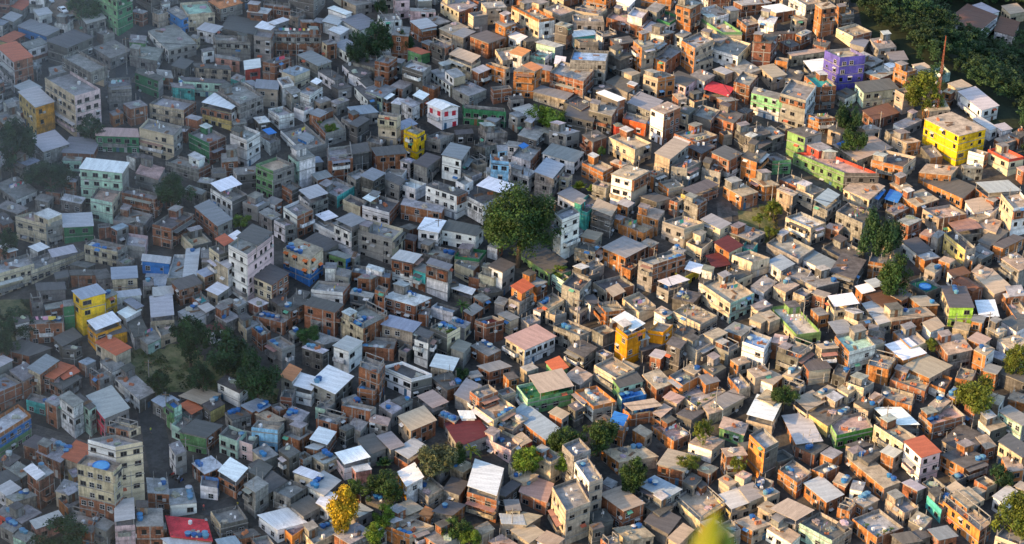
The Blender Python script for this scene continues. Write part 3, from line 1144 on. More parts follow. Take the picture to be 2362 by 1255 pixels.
MT['court'] = soil_mat('paved_court', (.30,.34,.38), (.45,.49,.53), .3)
MT['earth'] = soil_mat('bare_earth', (.16,.10,.06), (.27,.20,.14), .2)
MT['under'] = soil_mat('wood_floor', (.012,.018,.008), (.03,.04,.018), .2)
MT['hill'] = soil_mat('wooded_hill', (.03,.05,.02), (.08,.10,.045), .03)

# ------------------------------------------------------------------ mesh builder
class MB:
    grime=.7
    def __init__(s): s.v=[]; s.f=[]; s.m=[]; s.c=[]; s.uv=[]
    def face(s, pts, mat=0, col=None, uv=None):
        i = len(s.v); s.v += [tuple(p) for p in pts]; n = len(pts)
        s.f.append(tuple(range(i, i+n))); s.m.append(mat); s.c.append(col or (1,1,1)); s.uv.append(uv or [(0,0)]*n)
    def box(s, x0,x1,y0,y1,z0,z1, mat=0, col=None):
        P=[(x0,y0,z0),(x1,y0,z0),(x1,y1,z0),(x0,y1,z0),(x0,y0,z1),(x1,y0,z1),(x1,y1,z1),(x0,y1,z1)]
        i=len(s.v); s.v+=P
        for q in ((0,3,2,1),(4,5,6,7),(0,1,5,4),(1,2,6,5),(2,3,7,6),(3,0,4,7)):
            s.f.append(tuple(i+k for k in q)); s.m.append(mat); s.c.append(col or (1,1,1)); s.uv.append([(0,0)]*4)
    def prism(s, poly, z0, z1, mat=0, col=None, uvs=None):
        n=len(poly); i=len(s.v)
        zz0 = z0 if isinstance(z0,(list,tuple)) else [z0]*n; zz1 = z1 if isinstance(z1,(list,tuple)) else [z1]*n
        s.v += [(p[0],p[1],a) for p,a in zip(poly,zz0)]+[(p[0],p[1],a) for p,a in zip(poly,zz1)]
        U = uvs or [(p[0],p[1]) for p in poly]
        def add(idx, uv): s.f.append(tuple(i+k for k in idx)); s.m.append(mat); s.c.append(col or (1,1,1)); s.uv.append(uv)
        add(range(n-1,-1,-1), [U[k] for k in range(n-1,-1,-1)]); add(range(n,2*n), list(U))
        for k in range(n):
            j=(k+1)%n; add((k,j,n+j,n+k), [U[k],U[j],U[j],U[k]])
    def tube(s, p, q, r0, r1=None, n=6, mat=0, col=None):
        p=Vector(p); q=Vector(q); r1=r0 if r1 is None else r1
        d=(q-p).normalized(); a=d.orthogonal().normalized(); b=d.cross(a); i=len(s.v)
        for c,r in ((p,r0),(q,r1)):
            for k in range(n):
                t=2*math.pi*k/n; s.v.append(tuple(c+a*math.cos(t)*r+b*math.sin(t)*r))
        def add(idx): s.f.append(tuple(i+k for k in idx)); s.m.append(mat); s.c.append(col or (1,1,1)); s.uv.append([(0,0)]*len(idx))
        for k in range(n): add((k,(k+1)%n,n+(k+1)%n,n+k))
        add(tuple(range(n-1,-1,-1))); add(tuple(range(n,2*n)))
    def lathe(s, prof, n=14, c=(0,0), mat=0, col=None, cap=True):
        i=len(s.v)
        for r,z in prof:
            for k in range(n):
                t=2*math.pi*k/n; s.v.append((c[0]+r*math.cos(t), c[1]+r*math.sin(t), z))
        def add(idx): s.f.append(tuple(i+k for k in idx)); s.m.append(mat); s.c.append(col or (1,1,1)); s.uv.append([(0,0)]*len(idx))
        for j in range(len(prof)-1):
            for k in range(n): add((j*n+k, j*n+(k+1)%n, (j+1)*n+(k+1)%n, (j+1)*n+k))
        if cap: add(tuple(range(n-1,-1,-1))); add(tuple((len(prof)-1)*n+k for k in range(n)))
    def mesh(s, name, mats):
        me=bpy.data.meshes.new(name); me.from_pydata(s.v, [], s.f)
        for m in mats: me.materials.append(MT[m] if isinstance(m,str) else m)
        me.polygons.foreach_set('material_index', s.m)
        ca=me.attributes.new('Col','FLOAT_COLOR','CORNER'); uvl=me.uv_layers.new(name='UVMap')
        cols=[]; uvs=[]
        for f,c,u in zip(s.f,s.c,s.uv):
            cols += [(*c,s.grime)]*len(f); uvs += u
        ca.data.foreach_set('color', np.array(cols,dtype=np.float32).ravel())
        uvl.data.foreach_set('uv', np.array(uvs,dtype=np.float32).ravel())
        me.update(); return me
def obj(name, me, parent=None, loc=None, mw=None, color=None):
    o=bpy.data.objects.new(name, me); COL.objects.link(o)
    if parent is not None: o.parent=parent
    if mw is not None: o.matrix_local=mw
    elif loc is not None: o.location=loc
    if color is not None: o.color=(*color,1)
    return o
def tag(o, label, cat, group=None):
    o['label']=label; o['category']=cat
    if group: o['group']=group
    return o
def empty(name, loc, rz=0.):
    o=bpy.data.objects.new(name, None); COL.objects.link(o); o.location=loc; o.rotation_euler=(0,0,rz); o.empty_display_size=.3; return o
def structure(name, mb, mats):
    o=obj(name, mb.mesh(name, mats)); o['kind']='structure'; return o

# ------------------------------------------------------------------ light
EL, AZ = math.radians(19), math.atan2(-.42, -.907)      # direction towards the sun
SUN = Vector((math.cos(EL)*math.cos(AZ), math.cos(EL)*math.sin(AZ), math.sin(EL)))
sd=bpy.data.lights.new('sun','SUN'); sd.energy=SUN_E; sd.angle=math.radians(.8); sd.color=(1,.62,.25)
so=bpy.data.objects.new('sun',sd); COL.objects.link(so); so.rotation_euler=SUN.to_track_quat('Z','Y').to_euler(); so.location=(-300,300,400)
wd=bpy.data.worlds.new('World'); scene.world=wd; wd.use_nodes=True
wn=wd.node_tree; bg=wn.nodes['Background']; sk=wn.nodes.new('ShaderNodeTexSky'); sk.sky_type='NISHITA'; sk.sun_disc=False
sk.sun_elevation=EL; sk.sun_rotation=math.pi/2-AZ; sk.air_density=1.0; sk.dust_density=1.3; sk.ozone_density=.9
wn.links.new(sk.outputs[0], bg.inputs[0]); bg.inputs[1].default_value=SKY_S
scene.view_settings.view_transform='Standard'; scene.view_settings.look='None'; scene.view_settings.exposure=0; scene.view_settings.gamma=1

# ------------------------------------------------------------------ ground
def axis(a, b, step, out):
    v=list(np.arange(a, b+.1, step)); g=step
    lo,hi=v[0],v[-1]; L=[];R=[]
    while lo>-out: g*=1.45; lo-=g; hi+=g; L.append(lo); R.append(hi)
    return L[::-1]+v+R
xs=axis(-240,260,3.,3000); ys=axis(360,960,3.,3200)
V=[(x,y,gz(x,y)) for y in ys for x in xs]; nx=len(xs)
Fc=[(j*nx+i,j*nx+i+1,(j+1)*nx+i+1,(j+1)*nx+i) for j in range(len(ys)-1) for i in range(nx-1)]
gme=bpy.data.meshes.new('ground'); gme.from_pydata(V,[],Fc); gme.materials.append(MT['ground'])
go=obj('ground',gme); go['kind']='structure'
for p in gme.polygons: p.use_smooth=True

def drape(name, pts, mat, lift, kind='structure'):
    """a sheet laid on the slope inside an outline (given on the ground plane)"""
    xs_=[p[0] for p in pts]; ys_=[p[1] for p in pts]
    mb=MB(); st=2.0; idx={}
    inside=lambda x,y: in_poly(x,y,pts)
    for i in range(int((max(xs_)-min(xs_))/st)+1):
        for j in range(int((max(ys_)-min(ys_))/st)+1):
            x=min(xs_)+i*st; y=min(ys_)+j*st
            if inside(x+st/2,y+st/2):
                q=[(x,y),(x+st,y),(x+st,y+st),(x,y+st)]
                ids=[]
                for a in q:
                    k=(round(a[0],2),round(a[1],2))
                    if k not in idx: idx[k]=len(mb.v); mb.v.append((a[0],a[1],gz(*a)+lift))
                    ids.append(idx[k])
                mb.f.append(tuple(ids)); mb.m.append(0); mb.c.append((1,1,1)); mb.uv.append([(0,0)]*4)
    o=obj(name, mb.mesh(name,[mat])); o['kind']=kind; return o
def in_poly(x,y,P):
    c=False; n=len(P); j=n-1
    for i in range(n):
        if (P[i][1]>y)!=(P[j][1]>y) and x<(P[j][0]-P[i][0])*(y-P[i][1])/(P[j][1]-P[i][1])+P[i][0]: c=not c
        j=i
    return c
def strip(name, px, mat, lift, widths):
    P=[hit(*p) for p in px]; pts=[]; ws=[]
    for i in range(len(P)-1):
        k=max(2,int((P[i+1]-P[i]).length/2))
        for t in range(k): pts.append(P[i].lerp(P[i+1],t/k)); ws.append(widths[i]+(widths[i+1]-widths[i])*t/k)
    pts.append(P[-1]); ws.append(widths[-1])
    for _ in range(6):
        pts=[pts[0]]+[(pts[i-1]+pts[i]*2+pts[i+1])/4 for i in range(1,len(pts)-1)]+[pts[-1]]
    mb=MB(); rows=[]
    for i,p in enumerate(pts):
        d=(pts[min(i+1,len(pts)-1)]-pts[max(i-1,0)]); n=Vector((-d.y,d.x,0)).normalized()
        row=[]
        for k in range(5):
            q=p+n*ws[i]*(k/4-.5); row.append(len(mb.v)); mb.v.append((q.x,q.y,gz(q.x,q.y)+lift))
        rows.append(row)
    for a,b in zip(rows,rows[1:]):
        for k in range(4):
            mb.f.append((a[k],b[k],b[k+1],a[k+1])); mb.m.append(0); mb.c.append((1,1,1)); mb.uv.append([(0,0)]*4)
    o=obj(name, mb.mesh(name,[mat])); o['kind']='structure'
    return pts, ws

# the wooded mountain whose evening shadow lies over the western half (it stands outside the frame, where it would stand)
SHADOW_EDGE=[(1010,-90),(985,40),(1050,170),(1190,250),(1330,330),(1310,430),(1255,520),(1160,630),(1130,760),(1080,900),(905,1020),(760,1130),(610,1255),(470,1400)]
def ridge():
    top=[]
    for e in SHADOW_EDGE:
        p=hit(*e); D=(p.x+315)/(-math.cos(AZ)); top.append((-315., p.y+D*math.sin(AZ), p.z+6+D*math.tan(EL)))
    top.sort(key=lambda t:t[1])
    top=[(-315,top[0][1]-260,40)]+[(-315,top[0][1]-120,top[0][2]*.8)]+top
    l=top[-1]; top+= [(-315,l[1]+40,l[2]+6),(-315,l[1]+160,l[2]+14),(-315,l[1]+330,l[2]-20),(-315,l[1]+520,30)]
    n=len(top); mb=MB()
    prof=[(-300,-1),(-160,.45),(-60,.86),(0,1),(28,.8),(70,.4),(118,-1)]
    for i,t in enumerate(top):
        for dx,k in prof:
            x=t[0]+dx+(rnd.uniform(-6,6) if k not in (1,-1) else 0); z=t[2] if k==1 else (gz(x,t[1])-6 if k==-1 else gz(x,t[1])+(t[2]-gz(x,t[1]))*k)
            mb.v.append((x,t[1],z))
    m=len(prof)
    for i in range(n-1):
        for j in range(m-1):
            mb.f.append((i*m+j,i*m+j+1,(i+1)*m+j+1,(i+1)*m+j)); mb.m.append(0); mb.c.append((1,1,1)); mb.uv.append([(0,0)]*4)
    structure('mountain_ridge', mb, ['hill'])
ridge()
def haze():
    # evening haze: one body of air round the whole valley and the viewpoint, dense only low over the shaded western side
    m=bpy.data.materials.new('valley_haze'); m.use_nodes=True; nt=m.node_tree; nt.nodes.clear(); L=nt.links
    o=nd(nt,'ShaderNodeOutputMaterial'); v=nd(nt,'ShaderNodeVolumeScatter'); v.inputs['Color'].default_value=(.80,.90,1,1); v.inputs['Anisotropy'].default_value=.2
    L.new(v.outputs[0],o.inputs['Volume'])
    sp=nd(nt,'ShaderNodeSeparateXYZ'); L.new(wpos(nt),sp.inputs[0])
    def mr(sock,a,b,c,d):
        n=nd(nt,'ShaderNodeMapRange',interpolation_type='SMOOTHSTEP'); L.new(sock,n.inputs['Value'])
        for k,x in zip(('From Min','From Max','To Min','To Max'),(a,b,c,d)): n.inputs[k].default_value=x
        return n.outputs['Result']
    def mul(a,b):
        n=nd(nt,'ShaderNodeMath',operation='MULTIPLY'); L.new(a,n.inputs[0])
        if hasattr(b,'links'): L.new(b,n.inputs[1])
        else: n.inputs[1].default_value=b
        return n.outputs[0]
    d=mul(mr(sp.outputs[0],-185,-20,1,0),mr(sp.outputs[2],20,125,1,0)); d=mul(d,mr(sp.outputs[1],420,640,.4,1)); d=mul(d,HAZE)
    L.new(d,v.inputs['Density'])
    mb=MB(); mb.box(-330,330,-30,1000,-90,330)
    h=obj('haze',mb.mesh('haze',[m])); h['kind']='structure'; h['label']='pale blue haze hanging over the shaded side of the valley'
    scene.cycles.volume_step_rate=HSTEP; scene.cycles.volume_max_steps=128
if HAZE>0: haze()
# ------------------------------------------------------------------ houses
WALL=dict(w=((.80,.79,.77),'white'),c=((.60,.51,.36),'cream'),g=((.27,.26,.24),'grey concrete'),d=((.125,.12,.11),'dark concrete'),
 b=((.31,.13,.068),'bare brick'),B=((.22,.095,.06),'dark brick'),o=((.44,.18,.06),'orange brick'),o2=((.62,.24,.06),'bright orange'),
 y=((.70,.53,.20),'straw yellow'),y3=((.72,.55,.06),'yellow'),Y=((.78,.36,.02),'amber'),Y4=((.85,.53,.015),'bright yellow'),Y5=((.66,.27,.008),'golden yellow'),
 n=((.44,.64,.52),'mint'),n2=((.36,.62,.45),'sea green'),n3=((.40,.70,.09),'lime'),t=((.08,.44,.40),'teal'),
 e=((.15,.33,.14),'green'),e2=((.26,.44,.18),'leaf green'),e3=((.20,.34,.12),'olive green'),e4=((.25,.52,.27),'apple green'),
 E=((.045,.19,.085),'dark green'),E4=((.085,.27,.05),'bottle green'),u=((.04,.20,.52),'blue'),U=((.26,.50,.72),'sky blue'),
 v=((.115,.10,.40),'purple'),p=((.68,.50,.50),'pink'),r=((.52,.08,.05),'red'),r2=((.60,.12,.035),'orange red'),R=((.62,.05,.10),'crimson'),
 s=((.60,.30,.23),'salmon'),k=((.11,.13,.155),'slate grey'),m=((.42,.345,.26),'tan'))
ROOF=dict(l=((.46,.455,.45),'pale grey'),w=((.80,.80,.80),'white'),g=((.26,.25,.235),'grey'),d=((.115,.11,.105),'dark'),a=((.25,.26,.27),'grey'),
 q=((.30,.35,.41),'blue-grey'),r=((.48,.13,.06),'terracotta'),k=((.11,.025,.025),'maroon'),m=((.42,.34,.25),'beige'),s=((.46,.32,.27),'pinkish'),
 o=((.58,.24,.09),'orange'),n=((.36,.55,.45),'mint'),E=((.035,.17,.09),'dark green'),u=((.04,.20,.55),'blue'),U=((.30,.46,.62),'pale blue'),
 R=((.55,.05,.06),'red'),b=((.16,.075,.045),'brown'),t=((.05,.36,.34),'teal'),i=((.30,.17,.13),'rust-streaked'),h=((.50,.42,.38),'mosaic'),e=((.2,.35,.15),'green'))
BRICK={'b','B','o'}
def jit(c, a=.08):
    k=1+rnd.uniform(-a,a); return tuple(max(.005,min(.95,x*k*(1+rnd.uniform(-a,a)*.4))) for x in c)

# shared windows, doors and fittings: x along the wall, -y outwards, origin at the centre of the opening on the wall
def win_mesh(kind, w, h):
    a=MB(); g=MB()
    if kind=='hole':
        a.box(-w/2-.08,w/2+.08,-.12,.02,-h/2-.12,-h/2,1); g.box(-w/2,w/2,-.02,.02,-h/2,h/2,0)
        return a,g
    t=.07
    a.box(-w/2-t,-w/2,-.07,.03,-h/2,h/2); a.box(w/2,w/2+t,-.07,.03,-h/2,h/2)
    a.box(-w/2-t,w/2+t,-.07,.03,h/2,h/2+t); a.box(-w/2-.15,w/2+.15,-.14,.03,-h/2-.1,-h/2)
    if kind in ('slide','four'): a.box(-.03,.03,-.06,.03,-h/2,h/2)
    if kind=='four': a.box(-w/2,w/2,-.055,.03,-.03,.03)
    if kind=='visor':
        a.prism([(-w/2-.1,-.6),(w/2+.1,-.6),(w/2+.1,.02),(-w/2-.1,.02)],[h/2+.08,h/2+.08,h/2+.3,h/2+.3],[h/2+.13,h/2+.13,h/2+.35,h/2+.35])
    g.box(-w/2,w/2,-.025,.02,-h/2,h/2)
    return a,g
WIN={}
for k,w,h in (('slide',1.35,1.1),('four',1.15,1.15),('hole',1.1,1.2),('visor',1.2,1.1),('small',.65,.6),('wide',2.1,1.05)):
    a,g=win_mesh({'small':'plain','wide':'slide'}.get(k,k),w,h)
    fm=a.mesh('window',['frame','concrete']); gm=g.mesh('pane',['hole' if k=='hole' else 'glass'])
    fr='frame' if k in('four','visor') else 'frame2'; fm=a.mesh('window',[fr,'concrete'])
    j=MB(); j.v=a.v+g.v; n=len(a.v); j.f=a.f+[tuple(i+n for i in f) for f in g.f]; j.m=a.m+[2]*len(g.f); j.c=a.c+g.c; j.uv=a.uv+g.uv
    WIN[k]=(j.mesh('window',[fr,'concrete','hole' if k=='hole' else 'glass']),fm,gm)
_s=MB(); _s.box(-.62,.62,-.08,.02,-.75,.75); _s.box(-.03,.03,-.1,0,-.75,.75); SHUT=_s.mesh('shutter',['tint'])
_d=MB(); _d.box(-.42,.42,-.06,.02,0,2.05); DOOR=_d.mesh('door',['tint'])
_a=MB(); _a.box(-.4,.4,-.45,.02,-.28,.28); _a.lathe([(.2,-.01),(.2,.01)],8); AC=_a.mesh('air_conditioner',['frame'])
_p=MB(); _p.box(-.09,.09,-.09,.09,0,1); POST=_p.mesh('post',['concrete'])
_w=MB(); _w.prism([(-.75,-.75),(.75,-.75),(.75,.05),(-.75,.05)],[-.3,-.3,.1,.1],[-.24,-.24,.16,.16]); AWN=_w.mesh('awning',['tint'])
_g=MB(); _g.lathe([(.03,0),(.03,.5)],6); _g.lathe([(.05,.45),(.3,.55),(.42,.72),(.4,.72),(.28,.58),(.04,.5)],12,cap=False); DISH=_g.mesh('satellite_dish',['frame'])

HOUSES=[]
def shape(cx,cy,lx,ly,rx,ry,h,parent=None,hero=False):
    if parent is None:
        base=hit(cx,cy+h)
        r=ray(cx,cy); t=(base.x*r.x+base.y*r.y)/(r.x*r.x+r.y*r.y); C=CAM+r*t
        if C.z-gz(C.x,C.y)<3.3: 
            for k in range(40):
                h+=2.5; base=hit(cx,cy+h); t=(base.x*r.x+base.y*r.y)/(r.x*r.x+r.y*r.y); C=CAM+r*t
                if C.z-gz(C.x,C.y)>=3.3: break
        zb=None
    else:
        zp=parent['floor']; base=on_z(cx,cy+h,zp); r=ray(cx,cy); t=(base.x*r.x+base.y*r.y)/(r.x*r.x+r.y*r.y); C=CAM+r*t
        if C.z<zp+1.2: C=on_z(cx,cy,zp+1.2)
        zb=zp
    z=C.z; c=Vector((C.x,C.y))
    L=on_z(lx,ly,z).xy-c; R=on_z(rx,ry,z).xy-c
    for e in (L,R):
        if e.length<2.2: e *= 2.2/max(e.length,1e-3)
        if e.length>46: e *= 46/e.length
    ang=math.degrees(math.acos(max(-1,min(1,L.normalized().dot(R.normalized())))))
    want=min(132 if hero else 114,max(70 if hero else 76,ang))
    s=1 if R.x*L.y-R.y*L.x>0 else -1
    if s<0: L,R=R,L
    d=math.radians(want-ang)
    if abs(d)>1e-4:
        if L.length<R.length: L=Matrix.Rotation(d,2)@L
        else: R=Matrix.Rotation(-d,2)@R
    P=[c,c+R,c+R+L,c+L]
    zg=zb if zb is not None else min(gz(q.x,q.y) for q in P)-.6
    return P,z,zg
def inset(P,d):
    n=len(P); out=[]
    for i in range(n):
        a,b,c=P[i-1],P[i],P[(i+1)%n]
        e1=(b-a).normalized(); e2=(c-b).normalized(); n1=Vector((-e1.y,e1.x)); n2=Vector((-e2.y,e2.x))
        k=n1+n2; k=k/max(.25,k.length_squared)*2 if k.length>1e-4 else n1
        out.append(b+k*d)
    return out

def wall_mesh(P,z0,z1,cl,cr,lo,roof,fl,pcol,pback=None):
    """prism whose side faces carry metre UVs; side 0 = right-hand front, 3 = left-hand front"""
    mb=MB(); n=4
    code={0:cr,3:cl,1:rnd.choice([cr,'g','b']) ,2:rnd.choice([cl,'g','d'])}  # right-hand tone is often the shaded side's darkness put into the colour
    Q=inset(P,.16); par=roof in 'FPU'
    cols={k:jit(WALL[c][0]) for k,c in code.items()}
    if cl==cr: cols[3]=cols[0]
    for i in range(4):
        a,b=P[i],P[(i+1)%n]; l=(b-a).length; c=code[i]; m=1 if c in BRICK else 0; col=cols[i]
        u0=rnd.uniform(0,6)
        def f(za,zb_,mm,cc):
            mb.face([(a.x,a.y,za),(b.x,b.y,za),(b.x,b.y,zb_),(a.x,a.y,zb_)],mm,cc,[(u0,za-z0),(u0+l,za-z0),(u0+l,zb_-z0),(u0,zb_-z0)])
        zs=z0
        if lo and i in (0,3):
            zm=z0+(z1-z0)*.5; f(z0,zm,1 if lo in BRICK else 0,jit(WALL[lo][0])); zs=zm
        zt=z1
        if pcol and par and i in (0,3):
            zt=fl; f(zt,z1,1 if pcol in BRICK else 0,jit(WALL[pcol][0]))
        f(zs,zt,m,col)
        if par:
            qa,qb=Q[i],Q[(i+1)%n]
            if pback and i in (1,2): pcol_,pcol=pcol,pback
            pm,pc=(1 if pcol in BRICK else 0,jit(WALL[pcol][0])) if pcol else (0,tuple(x*.75+.08 for x in col) if not m else (.27,.25,.23))
            mb.face([(a.x,a.y,z1),(b.x,b.y,z1),(qb.x,qb.y,z1),(qa.x,qa.y,z1)],0,tuple(min(.6,x*.9) for x in pc),[(0,1.4),(1,1.4),(1,1.4),(0,1.4)])
            mb.face([(qb.x,qb.y,fl-.1),(qa.x,qa.y,fl-.1),(qa.x,qa.y,z1),(qb.x,qb.y,z1)],pm,pc,[(0,1),(l,1),(l,1.9),(0,1.9)])
            if pback and i in (1,2): pcol=pcol_
    if not par: mb.face([(p.x,p.y,z1) for p in P],0,(.2,.2,.19))
    return mb
def face_frame(a,b,t,z):
    d=(b-a).normalized(); o=Vector((d.y,-d.x)); p=a.lerp(b,t)
    return Matrix(((d.x,-o.x,0,p.x),(d.y,-o.y,0,p.y),(0,0,1,z),(0,0,0,1)))
def sheet_obj(P,z,th,name,mat,col,root,org,over=.3,tilt=None,corr=0):
    Q=inset(P,-over); e=(P[1]-P[0]).normalized(); f=(P[3]-P[0]).normalized()
    longr=(P[1]-P[0]).length>(P[3]-P[0]).length
    uvs=[((q-P[0]).dot(e),(q-P[0]).dot(f)) if longr else ((q-P[0]).dot(f),(q-P[0]).dot(e)) for q in Q]
    tl=tilt or [0,0,0,0]
    mb=MB(); mb.prism([(q.x-org.x,q.y-org.y) for q in Q],[z+t-org.z for t in tl],[z+th+t-org.z for t in tl],0,None,uvs)
    return obj(name,mb.mesh(name,[mat]),root,color=col)
def lookname(cl,cr,st):
    a,b=WALL[cl][1],WALL[cr][1]
    fam={'b','B','o'}
    if cl in fam: nm='brick_house'
    elif cl in ('g','d','k'): nm='concrete_house'
    elif cl=='w': nm='whitewashed_house'
    elif cl in ('c','m'): nm='plastered_house'
    else: nm='painted_house'
    if cl==cr or a==b: w=a
    elif cr in ('g','d'): w=a
    elif {cl,cr}<=fam: w=a
    else: w=f"{a.replace(' ','-')}-and-{b.replace(' ','-')}"
    return nm,w
STOREY=2.85
_pp=MB(); _pp.tube((0,-.1,0),(0,-.1,1),.06,n=6); PIPE=_pp.mesh('drain_pipe',['frame'])
_rb=MB()
for _k in ((.07,.07),(-.07,.07),(.07,-.07)): _rb.tube((*_k,0),(_k[0]*1.6,_k[1]*1.6,1),.02,n=4)
REBAR=_rb.mesh('rebar',['dark'])
def room_box(P,z0,z1,c,m,grime,top=True):
    mb=MB(); mb.grime=grime
    for i in range(4):
        a,b=P[i],P[(i+1)%4]; l=(b-a).length; mb.face([(a.x,a.y,z0),(b.x,b.y,z0),(b.x,b.y,z1),(a.x,a.y,z1)],m,c,[(0,0),(l,0),(l,z1-z0),(0,z1-z0)])
    mb.face([(p.x,p.y,z1) for p in P],0,(.2,.2,.19)); return mb
def extras(H,rel,z0,zt,fl,z,roof,cl,cr,nst,r):
    root=H['root']; org=H['org']; e=(rel[1]-rel[0]).length; f=(rel[3]-rel[0]).length
    q=lambda u,v: rel[0].lerp(rel[1],u).lerp(rel[3].lerp(rel[2],u),v)
    base=fl if roof in 'FU' else z+.12
    busy=bool(H['kids'])
    # a room or stair head on the roof, a lean-to of sheet, bare column ends
    if roof in 'fFU' and min(e,f)>4.2 and r.random()<(.25 if H['hero'] else .42):
        a=min(.62,r.uniform(2.2,3.6)/e); b=min(.62,r.uniform(2.,3.2)/f); u=r.choice([.04,.96-a]); v=.97-b
        P=[q(u,v),q(u+a,v),q(u+a,v+b),q(u,v+b)]; hgt=r.uniform(1.9,2.5); c=r.choice([cl,cr,'g','b','g'])
        obj('roof_room',room_box(P,base-.05,base+hgt,jit(WALL[c][0]),1 if c in BRICK else 0,.8).mesh('roof_room',['plaster','brick']),root)
        mb=MB(); mb.prism([tuple(p) for p in inset(P,-.2)],base+hgt-.02,base+hgt+.1); obj('roof_room_slab',mb.mesh('roof_room_slab',['slab']),root,color=jit(ROOF[r.choice('ggdl')][0],.2))
        obj('door',DOOR,root,mw=face_frame(P[0],P[1],.5,base),color=r.choice([(.2,.21,.22),(.16,.08,.04)]))
        busy=True
    if roof in 'fFU' and min(e,f)>3.6 and not busy and r.random()<.42:
        a,b=r.uniform(.4,.85),r.uniform(.35,.7); u=r.choice([.03,.97-a]); v=.96-b
        P=[q(u,v),q(u+a,v),q(u+a,v+b),q(u,v+b)]; hgt=r.uniform(1.8,2.3); rr=r.uniform(.05,.3); t=[0,0,rr,rr]
        sheet_obj(P,base+org.z+hgt,.06,'lean_to_sheet','sheet',jit(ROOF[r.choice('glwdaqi')][0],.2),root,org,.15,t)
        for k,p in enumerate(P): obj('post',POST,root,mw=Matrix.Translation((p.x,p.y,base))@Matrix.Diagonal((.7,.7,hgt+t[k],1)))
    if roof in 'fFU' and r.random()<.3:
        for p in inset(rel,.2):
            if r.random()<.8: obj('rebar',REBAR,root,mw=Matrix.Translation((p.x,p.y,(z if roof=='F' else base)))@Matrix.Diagonal((1,1,r.uniform(.6,1.3),1)))
    # balconies, overhanging storeys, pipes on the front sides
    for i,j in ((3,0),(0,1)):
        a,b=rel[i],rel[j]; l=(b-a).length
        if nst>=2 and l>3.4 and zt-z0>5 and r.random()<.24:
            s=r.randrange(1,nst); zz=z0+(zt-z0)*s/nst; t0=r.uniform(0,.3); t1=r.uniform(.65,1.); d=(b-a).normalized(); o=Vector((d.y,-d.x)); dep=r.uniform(.8,1.3)
            p0,p1=a.lerp(b,t0),a.lerp(b,t1); Q=[p0+o*dep,p1+o*dep,p1,p0]; mb=MB(); mb.prism([tuple(x) for x in Q],zz-.14,zz+.02)
            bo=obj('balcony',mb.mesh('balcony',['concrete']),root); mb=MB(); I=inset(Q,.1); c=jit(WALL[r.choice([cl,cr,'g','w'])][0])
            for m,n in ((3,0),(0,1),(1,2)): mb.prism([tuple(Q[m]),tuple(Q[n]),tuple(I[n]),tuple(I[m])],zz+.02,zz+.95,0,c)
            obj('balcony_wall',mb.mesh('balcony_wall',['plaster']),bo)
            if r.random()<.5: sheet_obj([x+Vector((org.x,org.y)) for x in Q],zz+2.25+org.z,.05,'balcony_roof','sheet',jit(ROOF[r.choice('gdlai')][0],.2),root,org,.12,[-.25,-.25,0,0])
        elif nst>=3 and l>3 and r.random()<.2:
            s=nst-1; zz=z0+(zt-z0)*s/nst; d=(b-a).normalized(); o=Vector((d.y,-d.x))*r.uniform(.5,.8); Q=[a+o,b+o,b-o*.02,a-o*.02]; c=WALL[r.choice([cl,cl,'b','g'])]; k=r.choice([cl,cl,'b'])
            obj('jetty',room_box(Q,zz,zt-.9 if roof=='F' else zt-.05,jit(WALL[k][0]),1 if k in BRICK else 0,.7).mesh('jetty',['plaster','brick']),root)
            for w in range(max(1,int(l/2.4))): obj('window',WIN['slide'][0],root,mw=face_frame(Q[0],Q[1],(w+.5)/max(1,int(l/2.4)),zz+(zt-z0)/nst*.45))
        if r.random()<.35:
            t=r.choice([.03,.97,r.random()]); obj('drain_pipe',PIPE,root,mw=face_frame(a,b,t,z0+.3)@Matrix.Diagonal((1,1,max(1.,(zt-z0-.8)*r.uniform(.5,1)),1)))
        if nst>=2 and l>2.5 and r.random()<.16:
            t=r.uniform(.2,.8); obj('awning',AWN,root,mw=face_frame(a,b,t,z0+(zt-z0)*(r.randrange(nst)+.85)/nst),color=r.choice([(.25,.25,.25),(.5,.5,.5),(.08,.2,.4),(.4,.1,.05),(.1,.3,.2)]))
